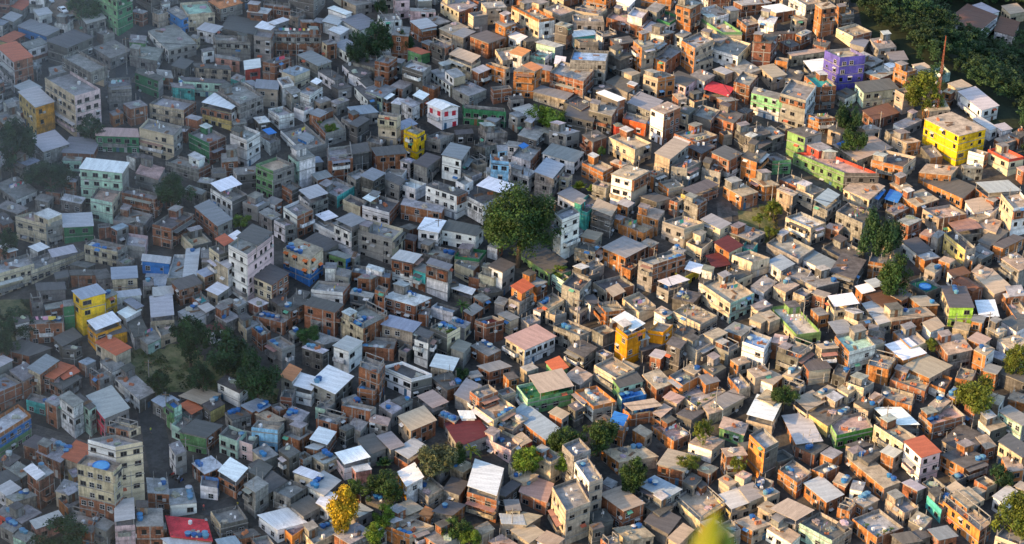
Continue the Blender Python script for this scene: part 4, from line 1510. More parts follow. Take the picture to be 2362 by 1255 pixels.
def build_house(line, parent=None):
    nums=[float(x) for x in line[:7]]; cl,cr,roof,rc=line[7:11]; opts=line[11:]
    O=dict(t=0); flags=set()
    for o in opts:
        if o.startswith('n:'): O['n']=o[2:].replace('_',' ')
        elif o.startswith('pc:'): O['pc']=o[3:]
        elif o.startswith('pb:'): O['pb']=o[3:]
        elif o.startswith('lo:'): O['lo']=o[3:]
        elif o[0]=='t' and o[1:].isdigit(): O['t']=int(o[1:])
        else: flags.add(o)
    P,z,zg=shape(*nums,parent=parent,hero=bool(O.get('n')))
    org=Vector((sum(p.x for p in P)/4,sum(p.y for p in P)/4,zg))
    hh=z-zg; nst=max(1,round(hh/STOREY))
    if roof=='P' and hh<2.9: wtop=zg; fl=zg
    wt=z; fl=z-.85
    if roof=='P': wt=z-1.35 if hh>4 else zg+.9; fl=min(wt-.75,z-2.15)
    if roof=='S': wt=z-.02; fl=z
    if roof in 'fG': fl=z
    fl=max(fl,zg+.05)
    openonly = parent is not None and roof=='P'
    if parent is None:
        nm,w=lookname(cl,cr,nst)
        if nst>=5 and O.get('n'): nm='apartment_block'
        root=empty(nm,org)
        H=dict(root=root,P=P,z=z,zg=zg,floor=fl if roof in 'FPU' else z+.12,roof=roof,rc=rc,nst=nst,wall=w,name=O.get('n'),t=O['t'],flags=flags,kids=[],org=org,hero=bool(O.get('n')),cl=cl,cr=cr)
        HOUSES.append(H)
    else:
        H=parent; root=parent['root']; org=parent['org']; H['kids'].append((P,z))
    rel=[Vector((p.x-org.x,p.y-org.y)) for p in P]
    hero=H['hero']
    # walls
    if not openonly:
        mb=wall_mesh(rel,zg-org.z,wt-org.z,cl,cr,O.get('lo'),roof,fl-org.z,O.get('pc'),O.get('pb')); mb.grime=rnd.uniform(.05,.25) if hero and cl in 'w' else rnd.uniform(.35,.65) if hero and cl not in 'gdb' else rnd.choice([.15,.35,.55,.8] if nums[0]>1200 else [.2,.4,.6,.85])  # less grime on sunlit and landmark white walls, brightness put into colour
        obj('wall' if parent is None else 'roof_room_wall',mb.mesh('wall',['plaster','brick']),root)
    # floor ledges
    if hh>4.5 and not openonly:
        for s in range(1,nst+(1 if roof in 'F' else 0)):
            zz=zg+hh*s/nst-(.0 if s<nst else .9)-org.z
            if roof=='P' and zz>wt-org.z-.1: continue
            if rnd.random()<.25: continue
            mb=MB(); out=inset(rel,-.07); inn=inset(rel,.02); hgt=rnd.uniform(.12,.28)
            for i,j in ((3,0),(0,1)):
                a,b,c,d=out[i],out[j],inn[j],inn[i]
                mb.prism([a,b,c,d],zz-hgt,zz)
            obj('floor_ledge',mb.mesh('floor_ledge',['concrete']),root)
    # openings on the two front sides
    if not openonly:
        tint=(.35,.04,.035)
        style=rnd.choice(['slide','slide','slide','four','hole','hole'])
        wz=wt if roof!='F' else fl
        nfl=max(1,round((wz-zg)/STOREY)); fh=(wz-zg)/nfl
        for i,j in ((3,0),(0,1)):
            a,b=rel[i],rel[j]; l=(b-a).length
            nwin=int((l-.7)/rnd.uniform(1.9,2.7))
            if nwin<1 and l>1.8: nwin=1
            nwin=min(nwin,9)
            for s in range(nfl):
                if parent is None and s==0 and nfl>2 and rnd.random()<.35: continue
                for k in range(nwin):
                    if rnd.random()<(.55 if 'fw' in flags else .14 if hero else .32): continue
                    t=(k+.5+rnd.uniform(-.12,.12))/nwin
                    kind=style if rnd.random()<.6 else rnd.choice(['slide','slide','hole','small','small','wide','visor'])
                    if kind=='wide' and l/nwin<2.8: kind='slide'
                    zc=zg-org.z+fh*(s+.55)+rnd.uniform(-.12,.12)
                    if fh<1.9: kind='small'
                    mw=face_frame(a,b,t,zc)
                    if parent is None and s==0 and rnd.random()<.22 and nfl>1:
                        obj('door',DOOR,root,mw=face_frame(a,b,t,zg-org.z+.62),color=rnd.choice([(.25,.26,.27),(.16,.08,.04),(.05,.12,.2),(.4,.4,.38)])); continue
                    if 'sh' in flags:
                        obj('shutter',SHUT,root,mw=mw,color=(.45,.03,.05)); continue
                    me,fm,gm=WIN[kind]
                    if hero:
                        wo=obj('window',fm,root,mw=mw); obj('pane',gm,wo)
                    else: obj('window',me,root,mw=mw)
                    if 'aw' in flags and s>=nfl-2: obj('awning',AWN,root,mw=face_frame(a,b,t,zc+.75),color=(.65,.16,.04))
                    elif rnd.random()<.07: obj('air_conditioner',AC,root,mw=face_frame(a,b,min(.92,t+1.1/max(l,2)),zc-.5))
    # roofs
    rcol=jit(ROOF[rc][0],.12)
    if roof in 'FUf' and rc in 'wl': rcol=tuple(x*.72 for x in rcol)
    if roof in 'FU':
        Q=inset(rel,.17); mb=MB(); mb.prism([tuple(q) for q in Q],fl-.2-org.z,fl-org.z)
        obj('roof_terrace',mb.mesh('roof_terrace',['slab']),root,color=rcol)
        if roof=='U' or (roof=='F' and rnd.random()<.22 and parent is None):
            hgt=rnd.uniform(1.6,2.3)
            Q=inset(rel,.35)
            for i in range(4):
                a,b=Q[i],Q[(i+1)%4]; n=max(1,int((b-a).length/3.5))
                for k in range(n):
                    if roof=='F' and rnd.random()<.4: continue
                    p=a.lerp(b,k/n); obj('post',POST,root,mw=Matrix.Translation((p.x,p.y,fl-org.z))@Matrix.Diagonal((1,1,hgt,1)))
                if roof=='U' and i in (0,1,3) and (b-a).length>2:
                    mb=MB(); d=(b-a).normalized(); nrm=Vector((-d.y,d.x))*.09
                    mb.prism([a-nrm,b-nrm,b+nrm,a+nrm],fl-org.z+hgt,fl-org.z+hgt+.18)
                    obj('roof_beam',mb.mesh('roof_beam',['concrete']),root)
    elif roof=='f':
        ov=rnd.choice([.05,.1,.22]); Q=inset(rel,-ov); mb=MB(); mb.prism([tuple(q) for q in Q],z-.06-org.z,z+.12-org.z)
        obj('roof_slab',mb.mesh('roof_slab',['slab']),root,color=rcol)
        if 'rb' in flags: pass
    elif roof in 'SP':
        rr=rnd.uniform(-.22,.22); tilt=[-.12+rr,-.12-rr,.18-rr*.3,.18+rr*.3] if rnd.random()<.6 else [rr,-rr,-rr,rr]
        # a plane through three corners keeps the sheet flat
        tilt[2]=tilt[1]+tilt[3]-tilt[0]
        sheet_obj(P,z+(.28 if roof=='S' else 0),.07,'roof_sheet','tile' if rc=='r' else 'sheet',rcol,root,org,.3 if roof=='S' else .05,tilt)
        if roof=='S' and max(tilt)>.0:
            mb=MB(); Q=inset(rel,.05); mb.prism([tuple(q) for q in Q],wt-.1-org.z,[wt-org.z+.2+tilt[k]*.9 for k in range(4)])
            obj('roof_curb',mb.mesh('roof_curb',['concrete']),root)
        if roof=='P':
            if not openonly:
                Q=inset(rel,.17); mb=MB(); mb.prism([tuple(q) for q in Q],fl-.2-org.z,fl-org.z)
                obj('roof_terrace',mb.mesh('roof_terrace',['slab']),root,color=jit((.3,.29,.28)))
            Q=inset(rel,.3); zb=fl if not openonly else zg
            for i in range(4):
                obj('post',POST,root,mw=Matrix.Translation((Q[i].x,Q[i].y,zb-org.z))@Matrix.Diagonal((1,1,z-zb+tilt[i]*.9,1)))
    elif roof=='G':
        l1=(rel[1]-rel[0]).length; l3=(rel[3]-rel[0]).length; over=inset(rel,-.35)
        if l1>l3: idx=(0,1,2,3)
        else: idx=(1,2,3,0)
        A,B,Cc,D=[over[i] for i in idx]; hr=min(l1,l3)*.2; m1=(A+D)/2; m2=(B+Cc)/2; zz=z-org.z
        for q,(p0,p1,r1,r0) in enumerate(((A,B,m2,m1),(Cc,D,m1,m2))):
            mb=MB(); ln=(p1-p0).length; w2=(r0-p0).length
            T=[(p0.x,p0.y,zz),(p1.x,p1.y,zz),(r1.x,r1.y,zz+hr),(r0.x,r0.y,zz+hr)]
            uv=[(0,0),(ln,0),(ln,w2),(0,w2)]
            mb.face([(x,y,k+.1) for x,y,k in T],0,None,uv); mb.face([(x,y,k) for x,y,k in T][::-1],0,None,uv[::-1])
            for k in range(4):
                a,b=T[k],T[(k+1)%4]; mb.face([a,b,(b[0],b[1],b[2]+.1),(a[0],a[1],a[2]+.1)])
            obj('roof_slope',mb.mesh('roof_slope',['tile' if rc in 'rb' else 'sheet']),root,color=rcol)
        A,B,Cc,D=[inset(rel,.02)[i] for i in idx]; m1=(A+D)/2; m2=(B+Cc)/2; mb=MB(); gc=WALL[cr][0]
        mb.face([(D.x,D.y,zz),(A.x,A.y,zz),(m1.x,m1.y,zz+hr-.05)],0,gc,[(0,1),(1,1),(1,1)]); mb.face([(B.x,B.y,zz),(Cc.x,Cc.y,zz),(m2.x,m2.y,zz+hr-.05)],0,gc,[(0,1),(1,1),(1,1)])
        obj('gable',mb.mesh('gable',['plaster']),root)
    if parent is None: extras(H,rel,zg-org.z,wt-org.z,fl-org.z,z-org.z,roof,cl,cr,nst,rnd)
    if rnd.random()<.22 and roof in 'fFU' and not openonly:
        q=inset(rel,.5)[2]; obj('satellite_dish',DISH,root,mw=Matrix.Translation((q.x,q.y,(fl if roof in 'FU' else z+.12)-org.z))@Matrix.Rotation(rnd.uniform(0,6),4,'Z')@Matrix.Rotation(.7,4,'X'))
    return H
# ------------------------------------------------------------------ what the picture already shows, in quarter-size pixels
RS=3.0; MW,MH=int(W_PX/RS)+1,int(H_PX/RS)+1
cover=np.zeros((MH,MW),bool)
yy,xx=np.mgrid[0:MH,0:MW]
def hull(pts):
    pts=sorted(set((round(a,2),round(b,2)) for a,b in pts))
    def half(p):
        o=[]
        for q in p:
            while len(o)>1 and (o[-1][0]-o[-2][0])*(q[1]-o[-2][1])-(o[-1][1]-o[-2][1])*(q[0]-o[-2][0])<=0: o.pop()
            o.append(q)
        return o
    a=half(pts); b=half(pts[::-1]); return a[:-1]+b[:-1]
def region(poly):
    xs_=[p[0]/RS for p in poly]; ys_=[p[1]/RS for p in poly]
    x0,x1=max(0,int(min(xs_))),min(MW,int(max(xs_))+2); y0,y1=max(0,int(min(ys_))),min(MH,int(max(ys_))+2)
    if x0>=x1 or y0>=y1: return None
    X=xx[y0:y1,x0:x1]+.5; Y=yy[y0:y1,x0:x1]+.5; m=np.zeros(X.shape,bool); n=len(poly); j=n-1
    for i in range(n):
        if ys_[i]!=ys_[j]:
            c=((ys_[i]>Y)!=(ys_[j]>Y))&(X<(xs_[j]-xs_[i])*(Y-ys_[i])/(ys_[j]-ys_[i])+xs_[i]); m^=c
        j=i
    return (slice(y0,y1),slice(x0,x1)),m
def box_hull(P,z0,z1): return hull([proj((p.x,p.y,z))[:2] for p in P for z in (z0,z1)])
def paint(poly):
    r=region(poly)
    if r: cover[r[0]]|=r[1]
def sat(P,Q):
    for A,B in ((P,Q),(Q,P)):
        for i in range(len(A)):
            e=A[(i+1)%4]-A[i]; n=Vector((e.y,-e.x)).normalized()
            if min((q-A[i]).dot(n) for q in B)>-.05: return False
    return True

def read_traced():
    ox=oy=0; rows=[]; last=None; s=2.988
    for ln in TRACED.strip().splitlines():
        t=ln.split()
        if t[0].startswith('@'): ox,oy=float(t[0][1:]),float(t[1]); continue
        sub=t[0]=='+'
        if sub: t=t[1:]
        v=[float(x) for x in t[:7]]
        v=[ox+v[0]/s,oy+v[1]/s,ox+v[2]/s,oy+v[3]/s,ox+v[4]/s,oy+v[5]/s,v[6]/s]
        r=dict(v=v,rest=t[7:],sub=sub,hero=any(o.startswith('n:') for o in t))
        if not sub:
            r['P'],r['z'],r['zg']=shape(*v,hero=r['hero']); last=r
        rows.append(r)
    main=[r for r in rows if not r['sub']]
    def cen(r):
        r['c']=sum(r['P'],Vector((0,0)))/4; r['rad']=max((p-r['c']).length for p in r['P'])
    for r in main: cen(r); paint(box_hull(r['P'],r['zg'],r['z']))
    for x,y,w,hh,*_ in TREES: paint([(x+w*.45*math.cos(t*.6283),y+hh*.45*math.sin(t*.6283)) for t in range(10)])
    for nm,px,*_ in BANKS:
        if nm!='forest_floor': paint(px)
    for nm,px,*_ in ROADS:
        for a,b in zip(px,px[1:]):
            d=Vector((b[0]-a[0],b[1]-a[1])).normalized(); n=Vector((-d.y,d.x))*18
            paint([(a[0]+n.x,a[1]+n.y),(b[0]+n.x,b[1]+n.y),(b[0]-n.x,b[1]-n.y),(a[0]-n.x,a[1]-n.y)])
    heromask=np.zeros_like(cover)
    for r in main:
        if r['hero']:
            g=region(box_hull(r['P'],r['zg'],r['z']))
            if g: heromask[g[0]]|=g[1]
    global HERO; HERO=heromask
    for r in main: r['h0']=r['v'][6]
    # walls run down to where the next roof hides them: several storeys where the slope leaves room
    grown=0
    for _ in range(4):
        for r in sorted(main,key=lambda q:-q['v'][1]):
            if r['hero'] or r['z']-r['zg']>9.5 or r['v'][6]-r['h0']>30 or r['v'][0]>1935 and r['v'][1]<140: continue
            for dh in (16,10,6):
                v=list(r['v']); v[6]+=dh; P,z,zg=shape(*v,hero=r['hero'])
                if z-zg>10.5: continue
                g=region(box_hull(P,zg,z)); o=region(box_hull(r['P'],r['zg'],r['z']))
                if g is None or o is None: continue
                full=np.zeros_like(cover); full[g[0]]|=g[1]; full[o[0]]&=~o[1]; n=full.sum()
                if n<4 or (full&~cover).sum()<.55*n or (full&heromask).sum()>.12*n: continue
                c=sum(P,Vector((0,0)))/4; rad=max((p-c).length for p in P)
                if any(q is not r and (q['c']-c).length<q['rad']+rad and sat(P,q['P']) and not sat(r['P'],q['P']) for q in main): continue
                r.update(v=v,P=P,z=z,zg=zg); cen(r); cover[g[0]]|=g[1]; grown+=1; break
    print('GROWN',grown)
    last=None
    for r in rows:
        hh=build_house([*r['v'],*r['rest']],last if r['sub'] else None)
        if not r['sub']: last=hh
read_traced()
# ------------------------------------------------------------------ streets, banks and other open ground
road_pts=[]
for nm,px,mt,lf,ws in ROADS:
    pts,w=strip(nm,px,mt,lf,ws); road_pts += [(p.x,p.y,a*.5) for p,a in zip(pts,w)]
bank_polys=[]
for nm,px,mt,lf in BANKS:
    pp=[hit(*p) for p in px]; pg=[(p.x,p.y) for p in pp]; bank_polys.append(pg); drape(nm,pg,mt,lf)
for H in HOUSES: pass
cover[:]=False
FOOT=[]
for H in HOUSES:
    paint(box_hull(H['P'],H['zg'],H['z'])); FOOT.append((H['P'],sum((p for p in H['P']),Vector((0,0)))/4,max((p-H['P'][0]).length for p in H['P'])))
    for P,z in H['kids']: paint(box_hull(P,H['floor'],z))
for nm,px,*_ in BANKS:
    if nm!='forest_floor': paint(px)
for nm,px,mt,lf,ws in ROADS:
    for a,b in zip(px,px[1:]):
        d=Vector((b[0]-a[0],b[1]-a[1])).normalized(); n=Vector((-d.y,d.x))*15
        paint([(a[0]+n.x,a[1]+n.y),(b[0]+n.x,b[1]+n.y),(b[0]-n.x,b[1]-n.y),(a[0]-n.x,a[1]-n.y)])
for x,y,w,h,*_ in TREES: paint([(x+w*.45*math.cos(t*.6283),y+h*.45*math.sin(t*.6283)) for t in range(10)])
FOREST_PX=[(1935,-20),(2400,-20),(2400,330),(2300,275),(2200,185),(2150,160),(2050,120),(1985,50)]
paint(FOREST_PX)
def clear_ground(P,c,rad):
    for Q,qc,qr in FOOT:
        if (qc-c).length<qr+rad and sat(P,Q): return False
    for x,y,r in road_pts:
        if (x-c.x)**2+(y-c.y)**2<(r+1.2)**2: return False
    for pg in bank_polys:
        if in_poly(c.x,c.y,pg): return False
    return True
NEAR=[(Vector(H['org'][:2]),H) for H in HOUSES]
def local_angle(c):
    H=min(NEAR,key=lambda t:(t[0]-c).length_squared)[1]; e=H['P'][1]-H['P'][0]; return math.atan2(e.y,e.x)
frnd=random.Random(5)
def try_fill(n,smin,smax,need,hmin,hmax):
    made=0
    ys_,xs_=np.where(~cover)
    for _ in range(n):
        k=frnd.randrange(len(ys_)); 
        if cover[ys_[k],xs_[k]]: continue
        px,py=(xs_[k]+.5)*RS,(ys_[k]+.5)*RS+frnd.uniform(0,30)
        b=hit(px,py); c=Vector((b.x,b.y)); s=(b.x-_f1.x)*_fn.x+(b.y-_f1.y)*_fn.y
        if s>-3: continue
        w,d=frnd.uniform(smin,smax),frnd.uniform(smin,smax); a=local_angle(c)+frnd.uniform(-.15,.15)
        e=Vector((math.cos(a),math.sin(a)))*w/2; f=Vector((-math.sin(a),math.cos(a)))*d/2
        P=[c-e-f,c+e-f,c+e+f,c-e+f]
        if not clear_ground(P,c,max(w,d)*.75): continue
        z0=min(gz(p.x,p.y) for p in P); hh=frnd.uniform(hmin,hmax)
        while hh>=hmin:
            hl=box_hull(P,z0,z0+hh); r=region(hl)
            if r and (~cover[r[0]]&r[1]).sum()>=need*max(1,r[1].sum()) and (HERO[r[0]]&r[1]).sum()<.12*r[1].sum(): break
            hh-=1.2
        else: continue
        # near corner first, then left and right as the picture shows them
        i=min(range(4),key=lambda q:proj((P[q].x,P[q].y,z0))[2]); C,R,X,L=P[i],P[(i+1)%4],P[(i+2)%4],P[(i+3)%4]
        zt=z0+hh; q=[proj((p.x,p.y,zt)) for p in (C,L,R)]; qb=proj((C.x,C.y,gz(C.x,C.y)))
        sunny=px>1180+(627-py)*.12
        cl=frnd.choice('bboomcgwobdc' if sunny else 'ggdwbbBgcdwm'); cr=frnd.choice([cl,cl,'b','g','d','m' if sunny else 'g'])  # warmer palette on the sunlit side, sun warmth put into wall and roof colours
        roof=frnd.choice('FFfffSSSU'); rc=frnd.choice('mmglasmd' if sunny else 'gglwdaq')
        op=[f't{frnd.choice([0,0,1,1,2,3])}']+(['L'] if roof=='F' and frnd.random()<.25 else [])
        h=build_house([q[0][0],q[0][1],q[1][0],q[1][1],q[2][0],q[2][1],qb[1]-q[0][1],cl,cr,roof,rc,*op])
        h['filler']=True
        FOOT.append((h['P'],sum((p for p in h['P']),Vector((0,0)))/4,max((p-h['P'][0]).length for p in h['P'])))
        paint(box_hull(h['P'],h['zg'],h['z'])); made+=1
    return made
_n=[try_fill(2500,6,10,.62,4,9),try_fill(3500,4,7,.5,3.5,7),try_fill(4000,2.6,4.5,.4,3,5)]
print('FILL',_n,'houses',len(HOUSES),'cover',cover.mean())
# ------------------------------------------------------------------ names for places: each house is found from a landmark
ORD=['','second','third','fourth','fifth','sixth','seventh','eighth','ninth','tenth','eleventh','twelfth']
LM=[]
for H in HOUSES:
    c=proj((H['org'].x,H['org'].y,H['z'])); H['pc']=c[:2]; H['dep']=c[2]
    if H['name']: LM.append((H['name'],c[0],c[1]))
SECT=['right of','above right of','above','above left of','left of','below left of','below','below right of']
def place_of(x,y,skip=None):
    n,lx,ly=min((l for l in LM if l[0]!=skip),key=lambda l:(l[1]-x)**2+((l[2]-y)*1.3)**2)
    a=math.degrees(math.atan2(-(y-ly)*1.6,x-lx))%360
    s=SECT[int((a+22.5)//45)%8]; return n,s,math.hypot(x-lx,y-ly)
def ordinals(items):
    """items: (key words, place name, sector, distance, setter) - the count runs outward from the landmark"""
    by={}
    for it in items: by.setdefault(it[:3],[]).append(it)
    for k,v in by.items():
        v.sort(key=lambda t:t[3])
        for i,t in enumerate(v): t[4](ORD[i] if i<len(ORD) else f'{i+1}th')
STW={1:'single-storey',2:'two-storey',3:'three-storey',4:'four-storey'}
RW={'F':'open terrace roof','f':'flat slab roof','S':'sheet roof','P':'canopy over its terrace','G':'gabled roof','U':'unfinished roof frame'}
def fit(l):
    for cut in (' the ',' lidded ',' the ',' plastic ',' with '):
        if len(l.split())<=16: break
        l=l.replace(cut,' ',1)
    return l
items=[]
for H in HOUSES:
    if H['name']: continue
    n,s,d=place_of(*H['pc'])
    def setter(o,H=H,n=n,s=s):
        H['short']=' '.join(x for x in [o,H['wall'],'house',s,'the',n] if x)
        rcw=ROOF[H['rc']][1]; r={'S':f'{rcw} sheet roof','P':f'{rcw} canopy','f':f'{rcw} slab roof','F':'terrace roof','U':'framed roof','G':f'{rcw} gable'}[H['roof']]
        lab=f"{H['short']}, {r}"
        if len(lab.split())>16: lab=H['short']
        tag(H['root'],lab,'house')
        if H.get('filler'): H['root']['group']='small houses packed into the gaps'
        else: H['root']['group']='houses of the hillside'
    items.append((H['wall'],n,s,d,setter))
ordinals(items)
for H in HOUSES:
    if H['name']:
        st=H['nst']; r={'S':f"{ROOF[H['rc']][1]} sheet roof",'P':f"{ROOF[H['rc']][1]} canopy roof",'f':f"{ROOF[H['rc']][1]} flat roof",'F':'walled roof terrace','U':'bare roof frame','G':f"{ROOF[H['rc']][1]} gabled roof"}[H['roof']]
        H['short']='the '+H['name']
        n,s,_=place_of(*H['pc'],skip=H['name'])
        lab=f"{H['name']} with {r}, {s} the {n}"
        if len(lab.split())>16: lab=f"{H['name']}, {s} the {n}"
        tag(H['root'],lab,'apartment block' if H['root'].name.startswith('apart') else 'house'); H['root']['group']='houses of the hillside'

# ------------------------------------------------------------------ roof things
def lathe_mesh(name,prof,mat,n=14):
    mb=MB(); mb.lathe(prof,n); return mb.mesh(name,[mat])
TB=lathe_mesh('tank_body',[(.60,0),(.62,.05),(.70,.62),(.72,.66),(.72,.74)],'plastic')
TL=lathe_mesh('tank_lid',[(.76,.74),(.76,.80),(.55,.93),(.25,1.0),(.22,1.06),(.05,1.07)],'plastic')
TANKC=[((.018,.085,.26),'blue'),((.02,.11,.31),'blue'),((.014,.07,.20),'blue'),((.03,.15,.33),'blue'),((.09,.22,.33),'pale blue'),((.38,.40,.40),'white')]
trnd=random.Random(21); TANKS=[]
def on_roof(H,u,v):
    Q=inset(H['P'],.8); return Q[0].lerp(Q[1],u).lerp(Q[3].lerp(Q[2],u),v)
def tank(x,y,z,sc,ci,short):
    c,w=TANKC[ci]; o=empty('water_tank',(x,y,z),trnd.uniform(0,6)); o.scale=(sc,sc,sc*trnd.uniform(.9,1.1))
    obj('tank_body',TB,o,color=jit(c,.15)); lc=c if trnd.random()<.6 else trnd.choice([(.09,.22,.33),(.40,.42,.42),(.02,.11,.30)])
    obj('tank_lid',TL,o,color=jit(lc,.15))
    TANKS.append((o,short,w))
budget=300-sum(1 for _ in ())
want=[(H,H['t']) for H in HOUSES if H['t']]
tot=sum(t for _,t in want)
order=sorted(want,key=lambda p:(p[0].get('filler',False),p[0]['dep']))
# a few tanks per roof, at most about three hundred in all: the largest in the picture first
left=300
for H,t in order:
    t=min(t,left)
    if t<=0: break
    left-=t
    zf=H['floor'] if H['roof'] in 'FPUf' else H['z']+.42
    if H['roof'] in 'f': zf=H['z']+.12
    corner=trnd.choice([(0.02,.95),(.95,.95),(.95,.05),(.05,.5),(.5,.95)])
    ci=trnd.choice([0,1,2,3,0,1,4,5])
    for k in range(t):
        al=trnd.random()<.6; e=(H['P'][1]-H['P'][0]).length; f=(H['P'][3]-H['P'][0]).length
        u,v=corner
        if e>f: u=abs(u-(k%4)*1.65/max(e,3.2)); v=abs(v-(k//4)*1.6/max(f,3.2)-trnd.uniform(0,.06))
        else: v=abs(v-(k%4)*1.65/max(f,3.2)); u=abs(u-(k//4)*1.6/max(e,3.2)-trnd.uniform(0,.06))
        p=on_roof(H,min(1,u),min(1,v))
        lift=0
        if H['roof'] in 'FPU' and H['roof']!='P': lift=.0
        tank(p.x,p.y,zf+lift,trnd.uniform(.82,1.08),ci if trnd.random()<.75 else trnd.choice([0,1,2,4]),H['short'])
cnt={}
for o,s,w in TANKS: cnt.setdefault((s,w),[]).append(o)
for (s,w),os_ in cnt.items():
    for o in os_:
        tag(o,fit(f"{w} lidded water tank on {s if s.startswith('the') else 'the '+s}"),'water tank',f"{w} water tanks on {s}" if len(os_)>1 else 'water tanks on the roofs')
# clothes lines
CL=MB(); 
for i in range(7):
    pass
def cloth_mesh(w,h):
    mb=MB(); n=4
    for k in range(n):
        x0,x1=-w/2+w*k/n,-w/2+w*(k+1)/n; y0,y1=.05*math.sin(k*2.1),.05*math.sin((k+1)*2.1)
        mb.face([(x0,y0*1.6,-h),(x1,y1*1.6,-h),(x1,y1*.3,0),(x0,y0*.3,0)])
    return mb.mesh('cloth',['cloth'])
CLOTH=[cloth_mesh(.7,.8),cloth_mesh(1.3,1.0),cloth_mesh(.45,.55)]
CC=[(.75,.75,.74),(.75,.75,.74),(.55,.08,.12),(.10,.22,.5),(.7,.35,.5),(.08,.35,.25),(.65,.5,.1),(.05,.05,.07),(.45,.6,.7)]
wires=MB
for H in HOUSES:
    if 'L' not in H['flags']: continue
    zf=(H['floor'] if H['roof'] in 'FPU' else H['z']+.12)
    for ln in range(trnd.choice([1,2,2])):
        v=trnd.uniform(.25,.8); a=on_roof(H,.08,v); b=on_roof(H,.92,v+trnd.uniform(-.15,.15))
        L=(b-a).length
        if L<2.5: continue
        o=empty('clothesline',(a.x,a.y,zf),math.atan2((b-a).y,(b-a).x))
        for x in (0,L): obj('pole',POST,o,mw=Matrix.Translation((x,0,0))@Matrix.Diagonal((.4,.4,1.95,1)))
        mb=MB(); mb.tube((0,0,1.9),(L/2,0,1.82),.015,n=4); mb.tube((L/2,0,1.82),(L,0,1.9),.015,n=4); obj('line',mb.mesh('line',['dark']),o)
        x=.5
        while x<L-.5:
            k=trnd.choice([0,0,1,2]); 
            obj('cloth',CLOTH[k],o,mw=Matrix.Translation((x,0,1.83))@Matrix.Rotation(trnd.uniform(-.25,.25),4,'X'),color=jit(trnd.choice(CC)))
            x+=trnd.uniform(.7,1.5)
        s=H['short'] if H['short'].startswith('the') else 'the '+H['short']
        tag(o,fit(f"washing line on {s}"),'clothesline',f"clotheslines on {s}")
# heaps, planks, plants and pools
def heap_mesh(seed,kind):
    r=random.Random(seed); mb=MB()
    if kind=='rubble':
        mb.box(-.75,.75,-.6,.6,0,.07)
        for k in range(16):
            a,b=max(-.65,min(.65,r.gauss(0,.4))),max(-.5,min(.5,r.gauss(0,.32))); s=r.uniform(.12,.34); z=max(0,.35-math.hypot(a,b)*.35)*r.random()
            mb.box(a-s,a+s,b-s*.7,b+s*.7,0,z+s*.8,0)
        return mb.mesh('rubble_heap',['tint'])
    if kind=='bricks':
        for k in range(4):
            for j in range(3): mb.box(-.6+k*.31,-.32+k*.31,-.3+j*.2,-.12+j*.2,0,r.choice([.4,.5,.6,.3]),0)
        return mb.mesh('brick_pile',['tint'])
    for k in range(7):
        y=-.4+k*.12; z=.07*r.randrange(0,3); t=r.uniform(-.12,.12)
        mb.prism([(-1.2,y-t),(1.2,y+t),(1.2,y+t+.1),(-1.2,y-t+.1)],z,z+.05)
    return mb.mesh('plank_stack',['wood'])
HEAP={'rubble_heap':[heap_mesh(s,'rubble') for s in (1,2,3)],'brick_pile':[heap_mesh(4,'bricks')],'plank_stack':[heap_mesh(s,'planks') for s in (5,6)]}
CM=MB(); CM.box(-.24,.24,-.24,.24,.40,.45); CM.box(-.24,.24,.2,.25,.45,.88)
for sx in (-.2,.2):
    for sy in (-.2,.2): CM.box(sx-.025,sx+.025,sy-.025,sy+.025,0,.4)
CHAIR=CM.mesh('plastic_chair',['tint'])
def gbox(n,sz):
    mb=MB(); mb.box(-sz[0],sz[0],-sz[1],sz[1],0,sz[2]); mb.box(-sz[0]*.8,sz[0]*.8,-sz[1]-.03,-sz[1],sz[2]*.2,sz[2]*.85); return mb.mesh(n,['tint'])
WASH=gbox('washing_machine',(.32,.32,.9))
used={}
for H in HOUSES:
    if H['roof'] not in 'FUf' : continue
    area=(H['P'][1]-H['P'][0]).length*(H['P'][3]-H['P'][0]).length
    zf=(H['floor'] if H['roof'] in 'FPU' else H['z']+.12)
    s=H['short'] if H['short'].startswith('the') else 'the '+H['short']
    for _ in range(min(4,int(area/16+trnd.random()))):
        if trnd.random()<.25: continue
        kind=trnd.choice(['rubble_heap','rubble_heap','brick_pile','plank_stack','plastic_chair','washing_machine'])
        p=on_roof(H,trnd.uniform(.1,.9),trnd.uniform(.1,.95)); rz=trnd.uniform(0,6.28)
        if kind in HEAP: me=trnd.choice(HEAP[kind])
        else: me=CHAIR if kind=='plastic_chair' else WASH
        col={'rubble_heap':jit((.34,.31,.28),.4),'brick_pile':jit((.42,.16,.08)),'plank_stack':(.3,.2,.12),'plastic_chair':(.7,.7,.7),'washing_machine':(.62,.63,.64)}[kind]
        o=obj(kind,me,loc=(p.x,p.y,zf),color=col); o.rotation_euler=(0,0,rz); sc=trnd.uniform(.8,1.35) if kind in HEAP else 1; o.scale=(sc,sc,sc)
        w={'rubble_heap':'rubble heap','brick_pile':'brick stack','plank_stack':'plank stack','plastic_chair':'white plastic chair','washing_machine':'white washing machine'}[kind]
        used.setdefault((w,s),[]).append((o,kind.replace('_',' ')))
for (w,s),v in used.items():
    for o,k in v: tag(o,fit(f"{w} on {s}"),k,f"{w} items on {s}" if len(v)>1 else 'clutter lying on the roofs')
